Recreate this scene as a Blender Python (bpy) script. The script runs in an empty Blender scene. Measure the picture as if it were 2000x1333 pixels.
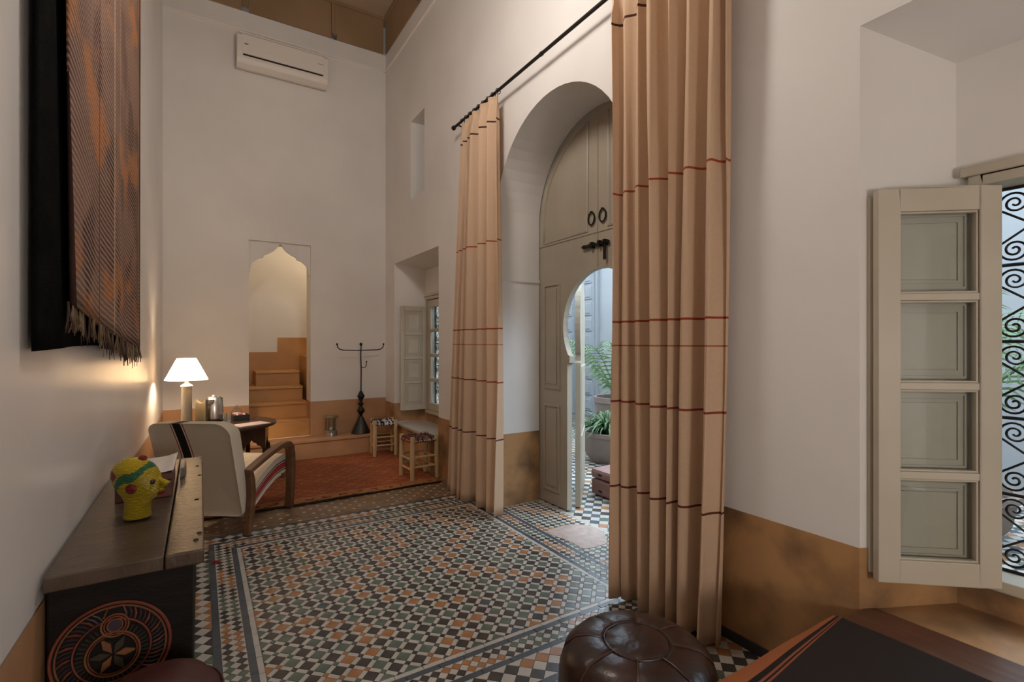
import bpy, bmesh, math, random
from mathutils import Vector, Matrix, noise
from mathutils.geometry import tessellate_polygon
random.seed(7)
S = bpy.context.scene
COL = S.collection
PI = math.pi
# ------------------------------------------------------------------ camera, world, exposure
cam_d = bpy.data.cameras.new('camera'); cam = bpy.data.objects.new('camera', cam_d); COL.objects.link(cam)
cam_d.sensor_width = 36.0; cam_d.lens = 972.0 / 2000 * 36
cam_d.shift_y = 0.00175; cam_d.clip_start = 0.02
cam.location = (0, 0, 1.4); cam.rotation_euler = (PI / 2, 0, -math.radians(32.08))
S.camera = cam
S.view_settings.view_transform = 'Standard'; S.view_settings.look = 'None'
S.view_settings.gamma = 1; S.view_settings.use_curve_mapping = False
S.view_settings.exposure = 0.0
W = bpy.data.worlds.new('overcast_sky'); S.world = W; W.use_nodes = True
W.node_tree.nodes['Background'].inputs[0].default_value = (0.68, 0.84, 1.0, 1)
W.node_tree.nodes['Background'].inputs[1].default_value = 6.8
GLOBE_A, GLOBE_B, TABLE_LAMP, STAIR = 37.0, 35.0, 46.0, 60.0      # strengths: two added fill globes, the table lamp, the added stairwell globe

# ------------------------------------------------------------------ materials
MATS = {}
def mat(name, col=(.5, .5, .5), rough=.6, col2=None, vscale=6, vdet=4, bump=0, bscale=60, metal=0, spec=.5,
        stretch=None, translucent=0, lo=.35, hi=.65, sheen=0, wave=None):
    if name in MATS: return MATS[name]
    m = bpy.data.materials.new(name); m.use_nodes = True; nt = m.node_tree; N = nt.nodes; L = nt.links
    b = N['Principled BSDF']; b.inputs['Base Color'].default_value = (*col, 1)
    b.inputs['Roughness'].default_value = rough; b.inputs['Metallic'].default_value = metal
    b.inputs['Specular IOR Level'].default_value = spec
    if sheen: b.inputs['Sheen Weight'].default_value = sheen
    if col2 or bump:
        tc = N.new('ShaderNodeTexCoord'); mp = N.new('ShaderNodeMapping'); L.new(tc.outputs['Object'], mp.inputs[0])
        if stretch: mp.inputs['Scale'].default_value = stretch
    if col2:
        n = N.new('ShaderNodeTexNoise'); n.inputs['Scale'].default_value = vscale; n.inputs['Detail'].default_value = vdet
        L.new(mp.outputs[0], n.inputs['Vector'])
        r = N.new('ShaderNodeValToRGB'); r.color_ramp.elements[0].position = lo; r.color_ramp.elements[1].position = hi
        r.color_ramp.elements[0].color = (*col, 1); r.color_ramp.elements[1].color = (*col2, 1)
        L.new(n.outputs['Fac'], r.inputs[0]); L.new(r.outputs[0], b.inputs['Base Color'])
    if bump:
        if wave:
            n2 = N.new('ShaderNodeTexWave'); n2.bands_direction = wave; n2.inputs['Distortion'].default_value = 1.5
        else:
            n2 = N.new('ShaderNodeTexNoise'); n2.inputs['Detail'].default_value = 3
        n2.inputs['Scale'].default_value = bscale
        L.new(mp.outputs[0], n2.inputs['Vector'])
        bp = N.new('ShaderNodeBump'); bp.inputs['Strength'].default_value = bump; bp.inputs['Distance'].default_value = .01
        L.new(n2.outputs['Fac'], bp.inputs['Height']); L.new(bp.outputs[0], b.inputs['Normal'])
    if translucent:
        t = N.new('ShaderNodeBsdfTranslucent'); t.inputs[0].default_value = (*col, 1)
        mx = N.new('ShaderNodeMixShader'); mx.inputs[0].default_value = translucent
        L.new(b.outputs[0], mx.inputs[1]); L.new(t.outputs[0], mx.inputs[2])
        L.new(mx.outputs[0], N['Material Output'].inputs[0])
    MATS[name] = m; return m
def emis(name, col, s):
    m = bpy.data.materials.new(name); m.use_nodes = True; N = m.node_tree.nodes
    N.remove(N['Principled BSDF']); e = N.new('ShaderNodeEmission'); e.inputs[0].default_value = (*col, 1); e.inputs[1].default_value = s
    m.node_tree.links.new(e.outputs[0], N['Material Output'].inputs[0]); return m
def glassmat(name, tint=(.93, .96, .97)):
    m = bpy.data.materials.new(name); m.use_nodes = True; nt = m.node_tree; N = nt.nodes; L = nt.links
    N.remove(N['Principled BSDF'])
    t = N.new('ShaderNodeBsdfTransparent'); t.inputs[0].default_value = (*tint, 1)
    g = N.new('ShaderNodeBsdfGlossy'); g.inputs['Roughness'].default_value = .03
    lw = N.new('ShaderNodeLayerWeight'); f5 = math_node(N, L, 'POWER', lw.outputs['Facing'], 5.0); fr = math_node(N, L, 'MULTIPLY_ADD', f5, .95, .045)
    mx = N.new('ShaderNodeMixShader'); L.new(fr, mx.inputs[0]); L.new(t.outputs[0], mx.inputs[1]); L.new(g.outputs[0], mx.inputs[2])
    L.new(mx.outputs[0], N['Material Output'].inputs[0]); return m
def math_node(N, L, op, a, b=None, c=None):
    n = N.new('ShaderNodeMath'); n.operation = op
    for i, v in enumerate((a, b, c)):
        if v is None: continue
        if isinstance(v, (int, float)): n.inputs[i].default_value = v
        else: L.new(v, n.inputs[i])
    return n.outputs[0]
def mixc(N, L, fac, a, b):
    n = N.new('ShaderNodeMix'); n.data_type = 'RGBA'
    L.new(fac, n.inputs[0])
    for i, v in ((6, a), (7, b)):
        if isinstance(v, tuple): n.inputs[i].default_value = (*v, 1)
        else: L.new(v, n.inputs[i])
    return n.outputs[2]

PLASTER = mat('plaster', (.69, .665, .635), .6, (.74, .715, .685), 1.6, 5, bump=.12, bscale=9)
PLASTER_GLOSS = mat('polished_plaster', (.69, .665, .64), .25, (.74, .715, .69), 1.6, 5, bump=.10, bscale=3.0)
DADO = mat('ochre_tadelakt', (.43, .235, .10), .42, (.17, .095, .048), 4.2, 10, bump=.08, bscale=12, lo=.42, hi=.68)
DADO_PALE = mat('pale_tadelakt', (.46, .26, .135), .45, (.37, .20, .10), 3, 6, bump=.08, bscale=12)
STAIRPL = mat('stair_ochre', (.52, .27, .085), .4, (.42, .20, .06), 2.5, 6, bump=.08, bscale=12)
PAINT = mat('beige_paint', (.46, .41, .32), .42, (.50, .445, .355), 3, 3, bump=.05, bscale=40)
DOORPAINT = mat('door_paint', (.36, .31, .235), .5, (.40, .35, .27), 3, 4, bump=.06, bscale=30)
CEILWOOD = mat('ceiling_wood', (.26, .165, .085), .6, (.31, .20, .11), 2, 4, bump=.1, bscale=20)
CEILPALE = mat('ceiling_pale', (.40, .31, .21), .6, (.44, .34, .24), 3, 4)
DARKWOOD = mat('dark_wood', (.055, .028, .017), .4, (.09, .045, .026), 8, 5, stretch=(1, 1, 6))
IRON = mat('iron', (.018, .016, .014), .45, metal=.6, bump=.2, bscale=80)
WHITEPL = mat('white_plastic', (.72, .67, .62), .35)
GLASS = glassmat('pane_glass')
LINENW = mat('linen_cream', (.62, .53, .42), .85, (.56, .47, .37), 40, 3, bump=.15, bscale=400)

# ------------------------------------------------------------------ mesh helpers
class MB:
    def __init__(s): s.v = []; s.f = []; s.mi = []
    def add(s, vs, fs, mi=0):
        o = len(s.v); s.v += [tuple(v) for v in vs]; s.f += [tuple(i + o for i in f) for f in fs]; s.mi += [mi] * len(fs); return s
    def box(s, lo, hi, mi=0, M=None):
        x0, y0, z0 = lo; x1, y1, z1 = hi
        vs = [Vector(p) for p in ((x0,y0,z0),(x1,y0,z0),(x1,y1,z0),(x0,y1,z0),(x0,y0,z1),(x1,y0,z1),(x1,y1,z1),(x0,y1,z1))]
        if M is not None: vs = [M @ v for v in vs]
        return s.add(vs, [(3,2,1,0),(4,5,6,7),(0,1,5,4),(1,2,6,5),(2,3,7,6),(3,0,4,7)], mi)
    def quad(s, a, b, c, d, mi=0): return s.add([a, b, c, d], [(0, 1, 2, 3)], mi)
    def lathe(s, prof, n=24, c=(0, 0, 0), mi=0, a0=0, squash=1):
        vs = []; fs = []
        for r, z in prof:
            for i in range(n):
                a = a0 + 2 * PI * i / n; vs.append((c[0] + r * math.cos(a), c[1] + squash * r * math.sin(a), c[2] + z))
        m = len(prof)
        for j in range(m - 1):
            for i in range(n):
                k = (i + 1) % n; fs.append((j * n + i, j * n + k, (j + 1) * n + k, (j + 1) * n + i))
        fs.append(tuple(range(n - 1, -1, -1))); fs.append(tuple((m - 1) * n + i for i in range(n)))
        return s.add(vs, fs, mi)
    def tube(s, path, r, n=8, mi=0, closed=False):
        P = [Vector(p) for p in path]; k = len(P); R = r if isinstance(r, (list, tuple)) else [r] * k
        vs = []; fs = []; nrm = None
        for i in range(k):
            t = (P[(i + 1) % k] - P[i - 1]) if closed else (P[min(i + 1, k - 1)] - P[max(i - 1, 0)])
            t.normalize()
            if nrm is None:
                nrm = t.orthogonal().normalized()
            else:
                nrm = (nrm - t * nrm.dot(t)); nrm = nrm.normalized() if nrm.length > 1e-6 else t.orthogonal().normalized()
            b = t.cross(nrm)
            for j in range(n):
                a = 2 * PI * j / n; vs.append(P[i] + (nrm * math.cos(a) + b * math.sin(a)) * R[i])
        for i in range(k if closed else k - 1):
            for j in range(n):
                q = (j + 1) % n; i2 = (i + 1) % k; fs.append((i * n + j, i * n + q, i2 * n + q, i2 * n + j))
        if not closed: fs.append(tuple(range(n - 1, -1, -1))); fs.append(tuple((k - 1) * n + j for j in range(n)))
        return s.add(vs, fs, mi)
    def flat(s, loops, f3, mi=0, flip=False):
        """polygon with holes (loops of 2d points), mapped to 3d by f3"""
        L3 = [[Vector((p[0], p[1], 0)) for p in l] for l in loops]
        tris = tessellate_polygon(L3); flatp = [p for l in L3 for p in l]
        return s.add([f3(p.x, p.y) for p in flatp], [t if not flip else t[::-1] for t in tris], mi)
    def rim(s, loop, fa, fb, mi=0, closed=True):
        n = len(loop); vs = [fa(*p) for p in loop] + [fb(*p) for p in loop]
        return s.add(vs, [(i, (i + 1) % n, n + (i + 1) % n, n + i) for i in range(n if closed else n - 1)], mi)
    def slab(s, loops, fa, fb, mi=0):
        s.flat(loops, fa, mi); s.flat(loops, fb, mi, True)
        for l in loops: s.rim(l, fa, fb, mi)
        return s
    def grid(s, nu, nv, fn, mi=0, wrap=False):
        vs = [fn(i / nu, j / nv) for j in range(nv + 1) for i in range(nu + 1)]
        return s.add(vs, [(j*(nu+1)+i, j*(nu+1)+i+1, (j+1)*(nu+1)+i+1, (j+1)*(nu+1)+i) for j in range(nv) for i in range(nu)], mi)
    def mesh(s, name, mats, smooth=False, fix=True):
        me = bpy.data.meshes.new(name); me.from_pydata(s.v, [], s.f)
        for m in (mats if isinstance(mats, (list, tuple)) else [mats]): me.materials.append(m)
        if any(s.mi): me.polygons.foreach_set('material_index', s.mi)
        if fix:
            bm = bmesh.new(); bm.from_mesh(me); bmesh.ops.remove_doubles(bm, verts=bm.verts, dist=1e-5)
            bmesh.ops.recalc_face_normals(bm, faces=bm.faces); bm.to_mesh(me); bm.free()
        if smooth:
            me.polygons.foreach_set('use_smooth', [True] * len(me.polygons))
            try: me.set_sharp_from_angle(angle=math.radians(40 if smooth is True else smooth))
            except Exception: pass
        me.update(); return me
    def build(s, name, mats, parent=None, smooth=False, bevel=0, fix=True):
        o = bpy.data.objects.new(name, s.mesh(name, mats, smooth, fix)); COL.objects.link(o)
        if parent: o.parent = parent
        if bevel:
            b = o.modifiers.new('bevel', 'BEVEL'); b.width = bevel; b.segments = 2; b.limit_method = 'ANGLE'
        return o
def tag(o, label, cat, group=None):
    o['label'] = label; o['category'] = cat
    if group: o['group'] = group
    return o
def thing(name, label, cat, loc=(0, 0, 0), rz=0, group=None):
    o = bpy.data.objects.new(name, None); COL.objects.link(o); o.empty_display_size = .05
    o.location = loc; o.rotation_euler = (0, 0, rz); return tag(o, label, cat, group)
def struct(o, label=None, cat=None):
    o['kind'] = 'structure'
    if label: o['label'] = label
    if cat: o['category'] = cat
    return o
def sroot(name, label, cat):
    o = bpy.data.objects.new(name, None); COL.objects.link(o); o.empty_display_size = .05
    return struct(o, label, cat)
def rect(a, b, c, d): return [(a, c), (b, c), (b, d), (a, d)]

XR, YB, YN, ZT = 2.124, 6.6, -3.0, 5.28
def xl(y): return -.42 + .0113 * y
DZ = .62
# ------------------------------------------------------------------ right wall with door arch, two window recesses, slit niche
DC, DR, DS = 2.87, .76, 2.44        # door centre (y), arch radius, spring height
NR = (-.46, .90, .386, 2.605)       # near window recess on the wall plane
FR = (4.84, 6.25, .386, 2.42)
SL = (5.23, 5.66, 3.10, 4.03)
XW, XO = 2.50, 2.72                 # window plane, outer face
def arch(yc, r, zs, n=28, z0=0.0):
    return [(yc + r, z0)] + [(yc + r * math.cos(PI * i / n), zs + r * math.sin(PI * i / n)) for i in range(n + 1)] + [(yc - r, z0)]
da = arch(DC, DR, DS)
mb = MB()
outer = [(YN, 0)] + da[::-1] + [(YB, 0), (YB, ZT), (YN, ZT)]
fx = lambda X: (lambda y, z: (X, y, z))
mb.flat([outer, rect(*NR), rect(*FR), rect(*SL)], fx(XR))
# door reveal + rebate behind it
mb.rim(da, fx(XR), fx(2.56), closed=False)
db = arch(DC, DR + .10, DS)
mb.flat([da + db[::-1]], fx(2.56)); mb.rim(db, fx(2.56), fx(XO), closed=False)
# slit niche
mb.rim(rect(*SL), fx(XR), fx(2.5)); mb.flat([rect(*SL)], fx(2.5))
# window recesses (splayed)
def recess(R, yi0, yi1, zi1, win):
    a = rect(R[0], R[1], R[2], R[3]); b = rect(yi0, yi1, R[2], zi1)
    n = 4
    for i in range(n):
        j = (i + 1) % n; mb.quad((XR, *a[i]), (XR, *a[j]), (XW, *b[j]), (XW, *b[i]))
    mb.flat([b, rect(*win)], fx(XW)); mb.rim(rect(*win), fx(XW), fx(XO))
NWIN = (-.25, .685, .49, 2.03); FWIN = (5.13, 6.07, .50, 1.995)
recess(NR, -.29, .725, 2.49, NWIN); recess(FR, 5.02, 6.13, 2.35, FWIN)
# outer facade
fo = [(YN, 0)] + db[::-1] + [(8.8, 0), (8.8, 6.2), (YN, 6.2)]
mb.flat([fo, rect(*NWIN), rect(*FWIN)], fx(XO))
mb.flat([rect(YN, 7.0, 5.28, 6.2)], fx(2.4))
wall_r = struct(mb.build('wall_right', PLASTER, fix=False), 'white plaster wall with arched doorway and splayed window recesses', 'wall')
# dado on the right wall, proud by 4 mm
mb = MB()
def dstrip(pts, z0=0, z1=DZ, n=1):
    for (xa, ya), (xb, yb) in zip(pts, pts[1:]): mb.quad((xa, ya, z0), (xb, yb, z0), (xb, yb, z1), (xa, ya, z1))
e = .004
dstrip([(XR - e, YN), (XR - e, NR[0] - .001)]); dstrip([(XR - e, NR[0]), (XR - e, NR[1])], 0, .386)
dstrip([(XR - e, NR[1]), (XR - e, DC - DR + e), (2.56, DC - DR + e)])
dstrip([(2.56, DC + DR - e), (XR - e, DC + DR - e), (XR - e, FR[0])])
dstrip([(XR - e, FR[0]), (XR - e, FR[1])], 0, .386); dstrip([(XR - e, FR[1]), (XR - e, YB - e)])
dstrip([(XR - e, NR[1]), (XR + .01, NR[1] - e - .004), (XW - e, .721)], .386); dstrip([(XW - e, .721), (XW - e, -.286)], .386, .489); dstrip([(XW - e, .721), (XW - e, .69)], .489); dstrip([(XW - e, -.286), (XR, NR[0] + e)], .386)
dstrip([(XR - e, FR[1]), (XR + .01, FR[1] - e - .004), (XW - e, 6.126)], .386); dstrip([(XW - e, 6.126), (XW - e, 5.024)], .386, .499); dstrip([(XW - e, 5.024), (XR, FR[0] + e)], .386)
mb.build('dado', DADO, wall_r, fix=False)
mb = MB()
mb.quad((XR + .001, NR[0], .3875), (XR + .001, NR[1], .3875), (XW, .725, .3875), (XW, -.29, .3875))
mb.build('window_seat', DADO, wall_r)
mb = MB(); mb.box((XR - .03, FR[0] + .01, .365), (XW - .02, FR[1] - .13, .392)); mb.build('window_seat', mat('seat_stone', (.42, .36, .30), .3), wall_r, bevel=.006)
mb = MB(); mb.box((XR - .012, YN, 0), (XR - e, DC - DR - .02, .045)); mb.build('skirting', mat('skirting_dark', (.035, .035, .04), .4), wall_r)
# impost moulding in the door reveal
mb = MB()
for yy, sg in ((DC + DR, -1), (DC - DR, 1)):
    mb.box((XR + .01, yy - .012 if sg < 0 else yy, 1.93), (2.56, yy if sg < 0 else yy + .012, 1.955))
mb.build('impost', PLASTER, wall_r)

# ------------------------------------------------------------------ back wall with stair opening
SN = (.486, 1.17, .243, 2.615)
mb = MB(); fy = lambda Y: (lambda x, z: (x, Y, z))
bo = [(-.6, 0), (SN[0], 0), (SN[0], SN[3]), (SN[1], SN[3]), (SN[1], 0), (2.6, 0), (2.6, ZT), (-.6, ZT)]
mb.flat([bo], fy(YB)); wl = [(SN[0], 0), (SN[0], SN[3]), (SN[1], SN[3]), (SN[1], 0)]
mb.rim(wl, fy(YB), fy(YB + .28), closed=False)
mb.flat([[(-.6, 0), (SN[0], 0), (SN[0], SN[3]), (SN[1], SN[3]), (SN[1], 0), (2.6, 0), (2.6, 6.2), (-.6, 6.2)]], fy(YB + .28))
# stair shaft
mb.quad((.30, 7.75, 0), (2.2, 7.75, 0), (2.2, 7.75, 4.2), (.30, 7.75, 4.2)); mb.quad((.30, 6.88, 0), (.30, 7.75, 0), (.30, 7.75, 4.2), (.30, 6.88, 4.2))
mb.quad((2.2, 6.88, 0), (2.2, 7.75, 0), (2.2, 7.75, 4.2), (2.2, 6.88, 4.2)); mb.quad((.3, 6.88, 4.2), (2.2, 6.88, 4.2), (2.2, 7.75, 4.2), (.3, 7.75, 4.2))
wall_b = struct(mb.build('wall_back', PLASTER, fix=False), 'tall white end wall with a lobed arch stair opening', 'wall')
# lobed arch screen in the opening
cx, hw = (SN[0] + SN[1]) / 2, (SN[1] - SN[0]) / 2
half = [(hw - .015, 2.24), (hw - .02, 2.30), (hw - .05, 2.36), (hw - .10, 2.405), (hw - .155, 2.425), (hw - .165, 2.435), (hw - .16, 2.45), (hw - .215, 2.475), (hw - .27, 2.51), (hw - .305, 2.55), (hw - .325, 2.585)]
lob = [(cx + x, z) for x, z in half] + [(cx, 2.60)] + [(cx - x, z) for x, z in half[::-1]]
scr = [(SN[1], 2.24)] + lob + [(SN[0], 2.24), (SN[0], SN[3]), (SN[1], SN[3])]
MB().slab([scr], fy(YB + .028), fy(YB + .06)).build('lobed_arch', PLASTER, wall_b, fix=True)
mb = MB()
for x0, x1 in ((-.36, SN[0]), (SN[1], XR)): mb.box((x0, YB - e, 0), (x1, YB, .665))
mb.box((SN[1] - e, YB, 0), (SN[1], YB + .28, .665)); mb.box((SN[0], YB, 0), (SN[0] + e, YB + .28, .665))
mb.build('dado', DADO_PALE, wall_b)
# stepped dado on the shaft walls
mb = MB()
for x0, x1, z in ((.30, .53, 1.075), (.53, .93, 1.27), (.93, 2.2, 1.475)): mb.box((x0, 7.742, 0), (x1, 7.75, z))
mb.box((.30, 6.88, 0), (.308, 7.75, 1.075))
mb.build('stair_dado', STAIRPL, wall_b)
st = sroot('staircase', 'ochre plastered steps climbing behind the lobed arch', 'stairs')
for i, (y0, z) in enumerate(((6.60, .455), (6.86, .645), (7.10, .83), (7.34, 1.02))):
    mb = MB()
    x0, x1 = ((SN[0] + .006, SN[1] - .006) if i == 0 else (.31, 1.20 - .02 * i)) if i < 3 else (.62, 1.16)
    mb.box((x0, y0, .24), (x1, 7.74 if i else 6.878, z - .03)); mb.box((x0, y0 - (.02 if i else -.004), z - .035), (x1, 7.74 if i else 6.878, z))
    mb.build('step', STAIRPL, st, bevel=.008)
mb = MB(); mb.box((1.22, 6.95, .24), (1.9, 7.74, 1.22)); mb.build('step', STAIRPL, st, bevel=.008)
# raised platform under the end wall
mb = MB(); mb.box((-.36, 6.33, 0), (XR - .005, YB, .205)); mb.box((-.36, 6.315, .203), (XR - .005, YB + .001, .243))
struct(mb.build('platform', DADO_PALE, bevel=.008), 'low ochre plastered platform along the end wall', 'platform')

# ------------------------------------------------------------------ left wall, wall behind, ceiling
mb = MB()
nseg = 48
for i in range(nseg):
    y0 = YN + (YB + .05 - YN) * i / nseg; y1 = YN + (YB + .05 - YN) * (i + 1) / nseg
    mb.quad((xl(y0), y0, 0), (xl(y0), y0, ZT), (xl(y1), y1, ZT), (xl(y1), y1, 0))
mb.quad((xl(0) - .1, YN, ZT), (xl(0) - .1, YB + .3, ZT), (xl(0) - .1, YB + .3, 6.2), (xl(0) - .1, YN, 6.2))
wall_l = struct(mb.build('wall_left', PLASTER_GLOSS, smooth=True, fix=False), 'polished white plaster wall behind the chest and tapestry', 'wall')
mb = MB(); mb.quad((xl(YN) + e, YN, 0), (xl(YN) + e, YN, .635), (xl(YB) + e, YB, .635), (xl(YB) + e, YB, 0)); mb.build('dado', DADO_PALE, wall_l)
mb = MB(); mb.quad((-.6, YN, 0), (2.8, YN, 0), (2.8, YN, 6.2), (-.6, YN, 6.2))
struct(mb.build('wall_front', PLASTER), 'plain white plaster wall at the near end of the room', 'wall')
# moulding line at 5.05 and plaster ledge at 5.28
mb = MB()
mb.box((-.40, YB - .018, 5.045), (XR, YB, 5.062)); mb.box((XR - .018, YN, 5.045), (XR, YB, 5.062)); mb.box((-.43, YN, 5.045), (-.36, YB, 5.062))
struct(mb.build('trim_1', mat('moulding_white', (.80, .74, .68), .5)), 'thin white moulding line under the wooden frieze', 'trim')
ceil = sroot('ceiling', 'painted brown wooden ceiling with frieze boards and coffers', 'ceiling')
CZ = 5.77
mb = MB(); mb.box((-.6, YN, CZ + .06), (2.8, YB + .3, CZ + .1)); mb.build('ceiling_deck', CEILWOOD, ceil)
for y0, y1 in ((YB - .012, YB + .02),):
    xs = [-.36, .45, 1.45, XR]
    for a, b in zip(xs, xs[1:]):
        mb = MB(); mb.box((a + .035, y0, ZT + .005), (b - .035, y1, CZ)); mb.build('frieze_board', CEILWOOD, ceil)
    for x in xs[1:-1]:
        mb = MB(); mb.box((x - .032, y0 - .015, ZT + .06), (x - .012, y1, CZ)); mb.box((x + .012, y0 - .015, ZT + .06), (x + .032, y1, CZ)); mb.box((x - .012, y0 - .006, ZT + .06), (x + .012, y1, CZ))
        mb.build('frieze_batten', CEILWOOD, ceil)
ys = [YN + i * 1.2 for i in range(9)]
for a, b in zip(ys, ys[1:]):
    mb = MB(); mb.box((XR - .012, a + .035, ZT + .005), (XR + .03, min(b, YB) - .035, CZ)); mb.build('frieze_board', CEILWOOD, ceil)
    mb = MB(); mb.box((-.44, a + .035, ZT + .005), (-.36, min(b, YB) - .035, CZ)); mb.build('frieze_board', CEILWOOD, ceil)
    if b < YB: mb = MB(); mb.box((XR - .026, b - .034, ZT + .06), (XR + .03, b + .034, CZ)); mb.build('frieze_batten', CEILWOOD, ceil)
# border planks and coffer panels
mb = MB(); mb.box((-.40, YB - .30, CZ), (XR, YB, CZ + .05)); mb.build('border_plank', CEILPALE, ceil, bevel=.01)
mb = MB(); mb.box((XR - .30, YN, CZ), (XR, YB - .30, CZ + .05)); mb.build('border_plank', CEILPALE, ceil, bevel=.01)
mb = MB(); mb.box((-.43, YN, CZ), (-.12, YB - .30, CZ + .05)); mb.build('border_plank', CEILPALE, ceil, bevel=.01)
mb = MB(); mb.box((-.36, YB - .035, CZ - .04), (XR, YB - .012, CZ)); mb.box((XR - .035, YN, CZ - .04), (XR - .012, YB - .03, CZ)); mb.build('cornice_bead', CEILWOOD, ceil)
for i in range(4):
    for j in range(13):
        x0 = -.12 + i * .485; y0 = YN + .02 + j * .71
        mb = MB(); mb.box((x0 + .03, y0 + .03, CZ + .01), (x0 + .455, min(y0 + .68, 6.28), CZ + .06)); mb.box((x0 + .11, y0 + .11, CZ - .005), (x0 + .375, min(y0 + .60, 6.22), CZ + .03))
        mb.build('coffer_panel', CEILPALE, ceil, bevel=.012)

# ------------------------------------------------------------------ floor: zellige tiles in bands
GROUT = mat('grout', (.10, .085, .07), .7)
C_DARK = mat('tile_dark', (.035, .030, .028), .28, (.06, .05, .042), 9, 3, bump=.06, bscale=40)
C_ORANGE = mat('tile_orange', (.30, .125, .04), .3, (.38, .18, .075), 9, 3, bump=.06, bscale=40)
C_GREEN = mat('tile_green', (.075, .105, .08), .28, (.12, .15, .115), 9, 3, bump=.06, bscale=40)
C_WHITE = mat('tile_white', (.42, .385, .34), .3, (.50, .46, .41), 9, 3, bump=.06, bscale=40)
C_BLUE = mat('tile_blue', (.05, .065, .08), .3, (.075, .09, .105), 9, 3, bump=.06, bscale=40)
C_TAN = mat('tile_tan', (.16, .10, .055), .35, (.22, .14, .08), 5, 4, bump=.06, bscale=40)
C_WORN = mat('worn_mortar', (.36, .26, .22), .5, (.44, .34, .29), 20, 5)
TM = [C_DARK, C_ORANGE, C_GREEN, C_WHITE, C_BLUE, C_TAN]
mb = MB(); mb.box((-.5, YN, -.05), (2.56, YB, -.0035)); floor = struct(mb.build('floor', GROUT), 'zellige mosaic floor of small coloured tiles in bordered bands', 'floor')
def clip(poly, R):
    for ax, val, sg in ((0, R[0], 1), (0, R[1], -1), (1, R[2], 1), (1, R[3], -1)):
        out = []
        for i in range(len(poly)):
            p, q = poly[i - 1], poly[i]; dp = (p[ax] - val) * sg; dq = (q[ax] - val) * sg
            if dp >= 0 and dq < 0 or dp < 0 and dq >= 0:
                t = dp / (dp - dq); out.append((p[0] + t * (q[0] - p[0]), p[1] + t * (q[1] - p[1])))
            if dq >= 0: out.append(q)
        poly = out
        if len(poly) < 3: return []
    return poly
def tile(mb, poly, mi, R=None, g=.0012, z=0.0):
    full = True
    if R is not None:
        q = clip(poly, R)
        if not q: return
        poly = q
    n = len(poly); ar = abs(sum(poly[i - 1][0] * poly[i][1] - poly[i][0] * poly[i - 1][1] for i in range(n))) / 2
    if ar < 3e-5: return
    cx_ = sum(p[0] for p in poly) / n; cy_ = sum(p[1] for p in poly) / n
    d = random.uniform(-.0006, .0004); tx = random.uniform(-.012, .012); ty = random.uniform(-.012, .012)
    top = []; base = []
    for p in poly:
        dx, dy = p[0] - cx_, p[1] - cy_; l = max(math.hypot(dx, dy), 1e-6); k = max(0, 1 - 1.6 * g / l)
        x, y = cx_ + dx * k, cy_ + dy * k
        top.append((x, y, z + d + dx * tx + dy * ty)); base.append((cx_ + dx * (k + .02), cy_ + dy * (k + .02), z - .004))
    mb.add(top + base, [tuple(range(n))] + [((i + 1) % n, i, n + i, n + (i + 1) % n) for i in range(n)], mi)
def lattice(mb, R, p, s, fcol, skip=None):
    """45 degree lattice: large square, two bars and a small square per cell"""
    k = p / math.sqrt(2); ox, oy = (R[0] + R[1]) / 2, (R[2] + R[3]) / 2
    nmax = int((R[1] - R[0] + R[3] - R[2]) / p) + 2
    def P(a, b): return (ox + (a + b) / math.sqrt(2), oy + (b - a) / math.sqrt(2))
    for i in range(-nmax, nmax):
        for j in range(-nmax, nmax):
            a, b = i * p, j * p; c = P(a + p / 2, b + p / 2)
            if c[0] < R[0] - p or c[0] > R[1] + p or c[1] < R[2] - p or c[1] > R[3] + p: continue
            for kind, (a0, a1, b0, b1) in enumerate(((a, a + s, b, b + s), (a + s, a + p, b, b + s), (a, a + s, b + s, b + p), (a + s, a + p, b + s, b + p))):
                poly = [P(a0, b0), P(a1, b0), P(a1, b1), P(a0, b1)]
                if kind == 0 and skip is not None and all(R[0] < q[0] < R[1] and R[2] < q[1] < R[3] for q in poly):
                    skip.append((P((a0 + a1) / 2, (b0 + b1) / 2), fcol(i, j, 0))); continue
                tile(mb, poly, fcol(i, j, kind), R)
def checker(mb, R, diag, fcol, along=1):
    k = diag / 2; nx = int((R[1] - R[0]) / k) + 2; ny = int((R[3] - R[2]) / k) + 2
    for i in range(-1, nx):
        for j in range(-1, ny):
            if (i + j) % 2: continue
            c = (R[0] + i * k, R[2] + j * k)
            tile(mb, [(c[0] - k, c[1]), (c[0], c[1] - k), (c[0] + k, c[1]), (c[0], c[1] + k)], fcol(i, j), R)
def col_field(i, j, kind):
    if kind in (1, 2): return 3
    a, b = (i + j) // 2, (i - j) // 2
    zig = (a + abs((b % 10) - 5)) % 5 < 2
    if kind == 0:
        if (i + j) % 2 == 0: return 0
        return (1 if zig else 2) if random.random() > .06 else random.choice((1, 2, 4))
    return (1 if zig else 2) if random.random() < .35 else 0
def col_chk(n_run=4):
    def f(i, j):
        if j % 2: return 3
        run = ((i * 5 + j * 3) // (2 * n_run)) % 4
        return (0, 1, 0, 2)[run] if random.random() > .08 else 0
    return f
def chk_x(i, j):
    if i % 2 == 0: return 3
    return (0, 1, 0, 2)[((j + i * 2) // 7) % 4]
def chk_y(i, j):
    if j % 2 == 0: return 3
    return (0, 1, 0, 2)[((i + j * 2) // 7) % 4]
FX0, FX1, FY0, FY1 = .235, 1.975, 2.03, 3.85
fm = MB(); big = []
lattice(fm, (FX0, FX1, FY0, FY1), .0755, .053, col_field, big)
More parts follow.
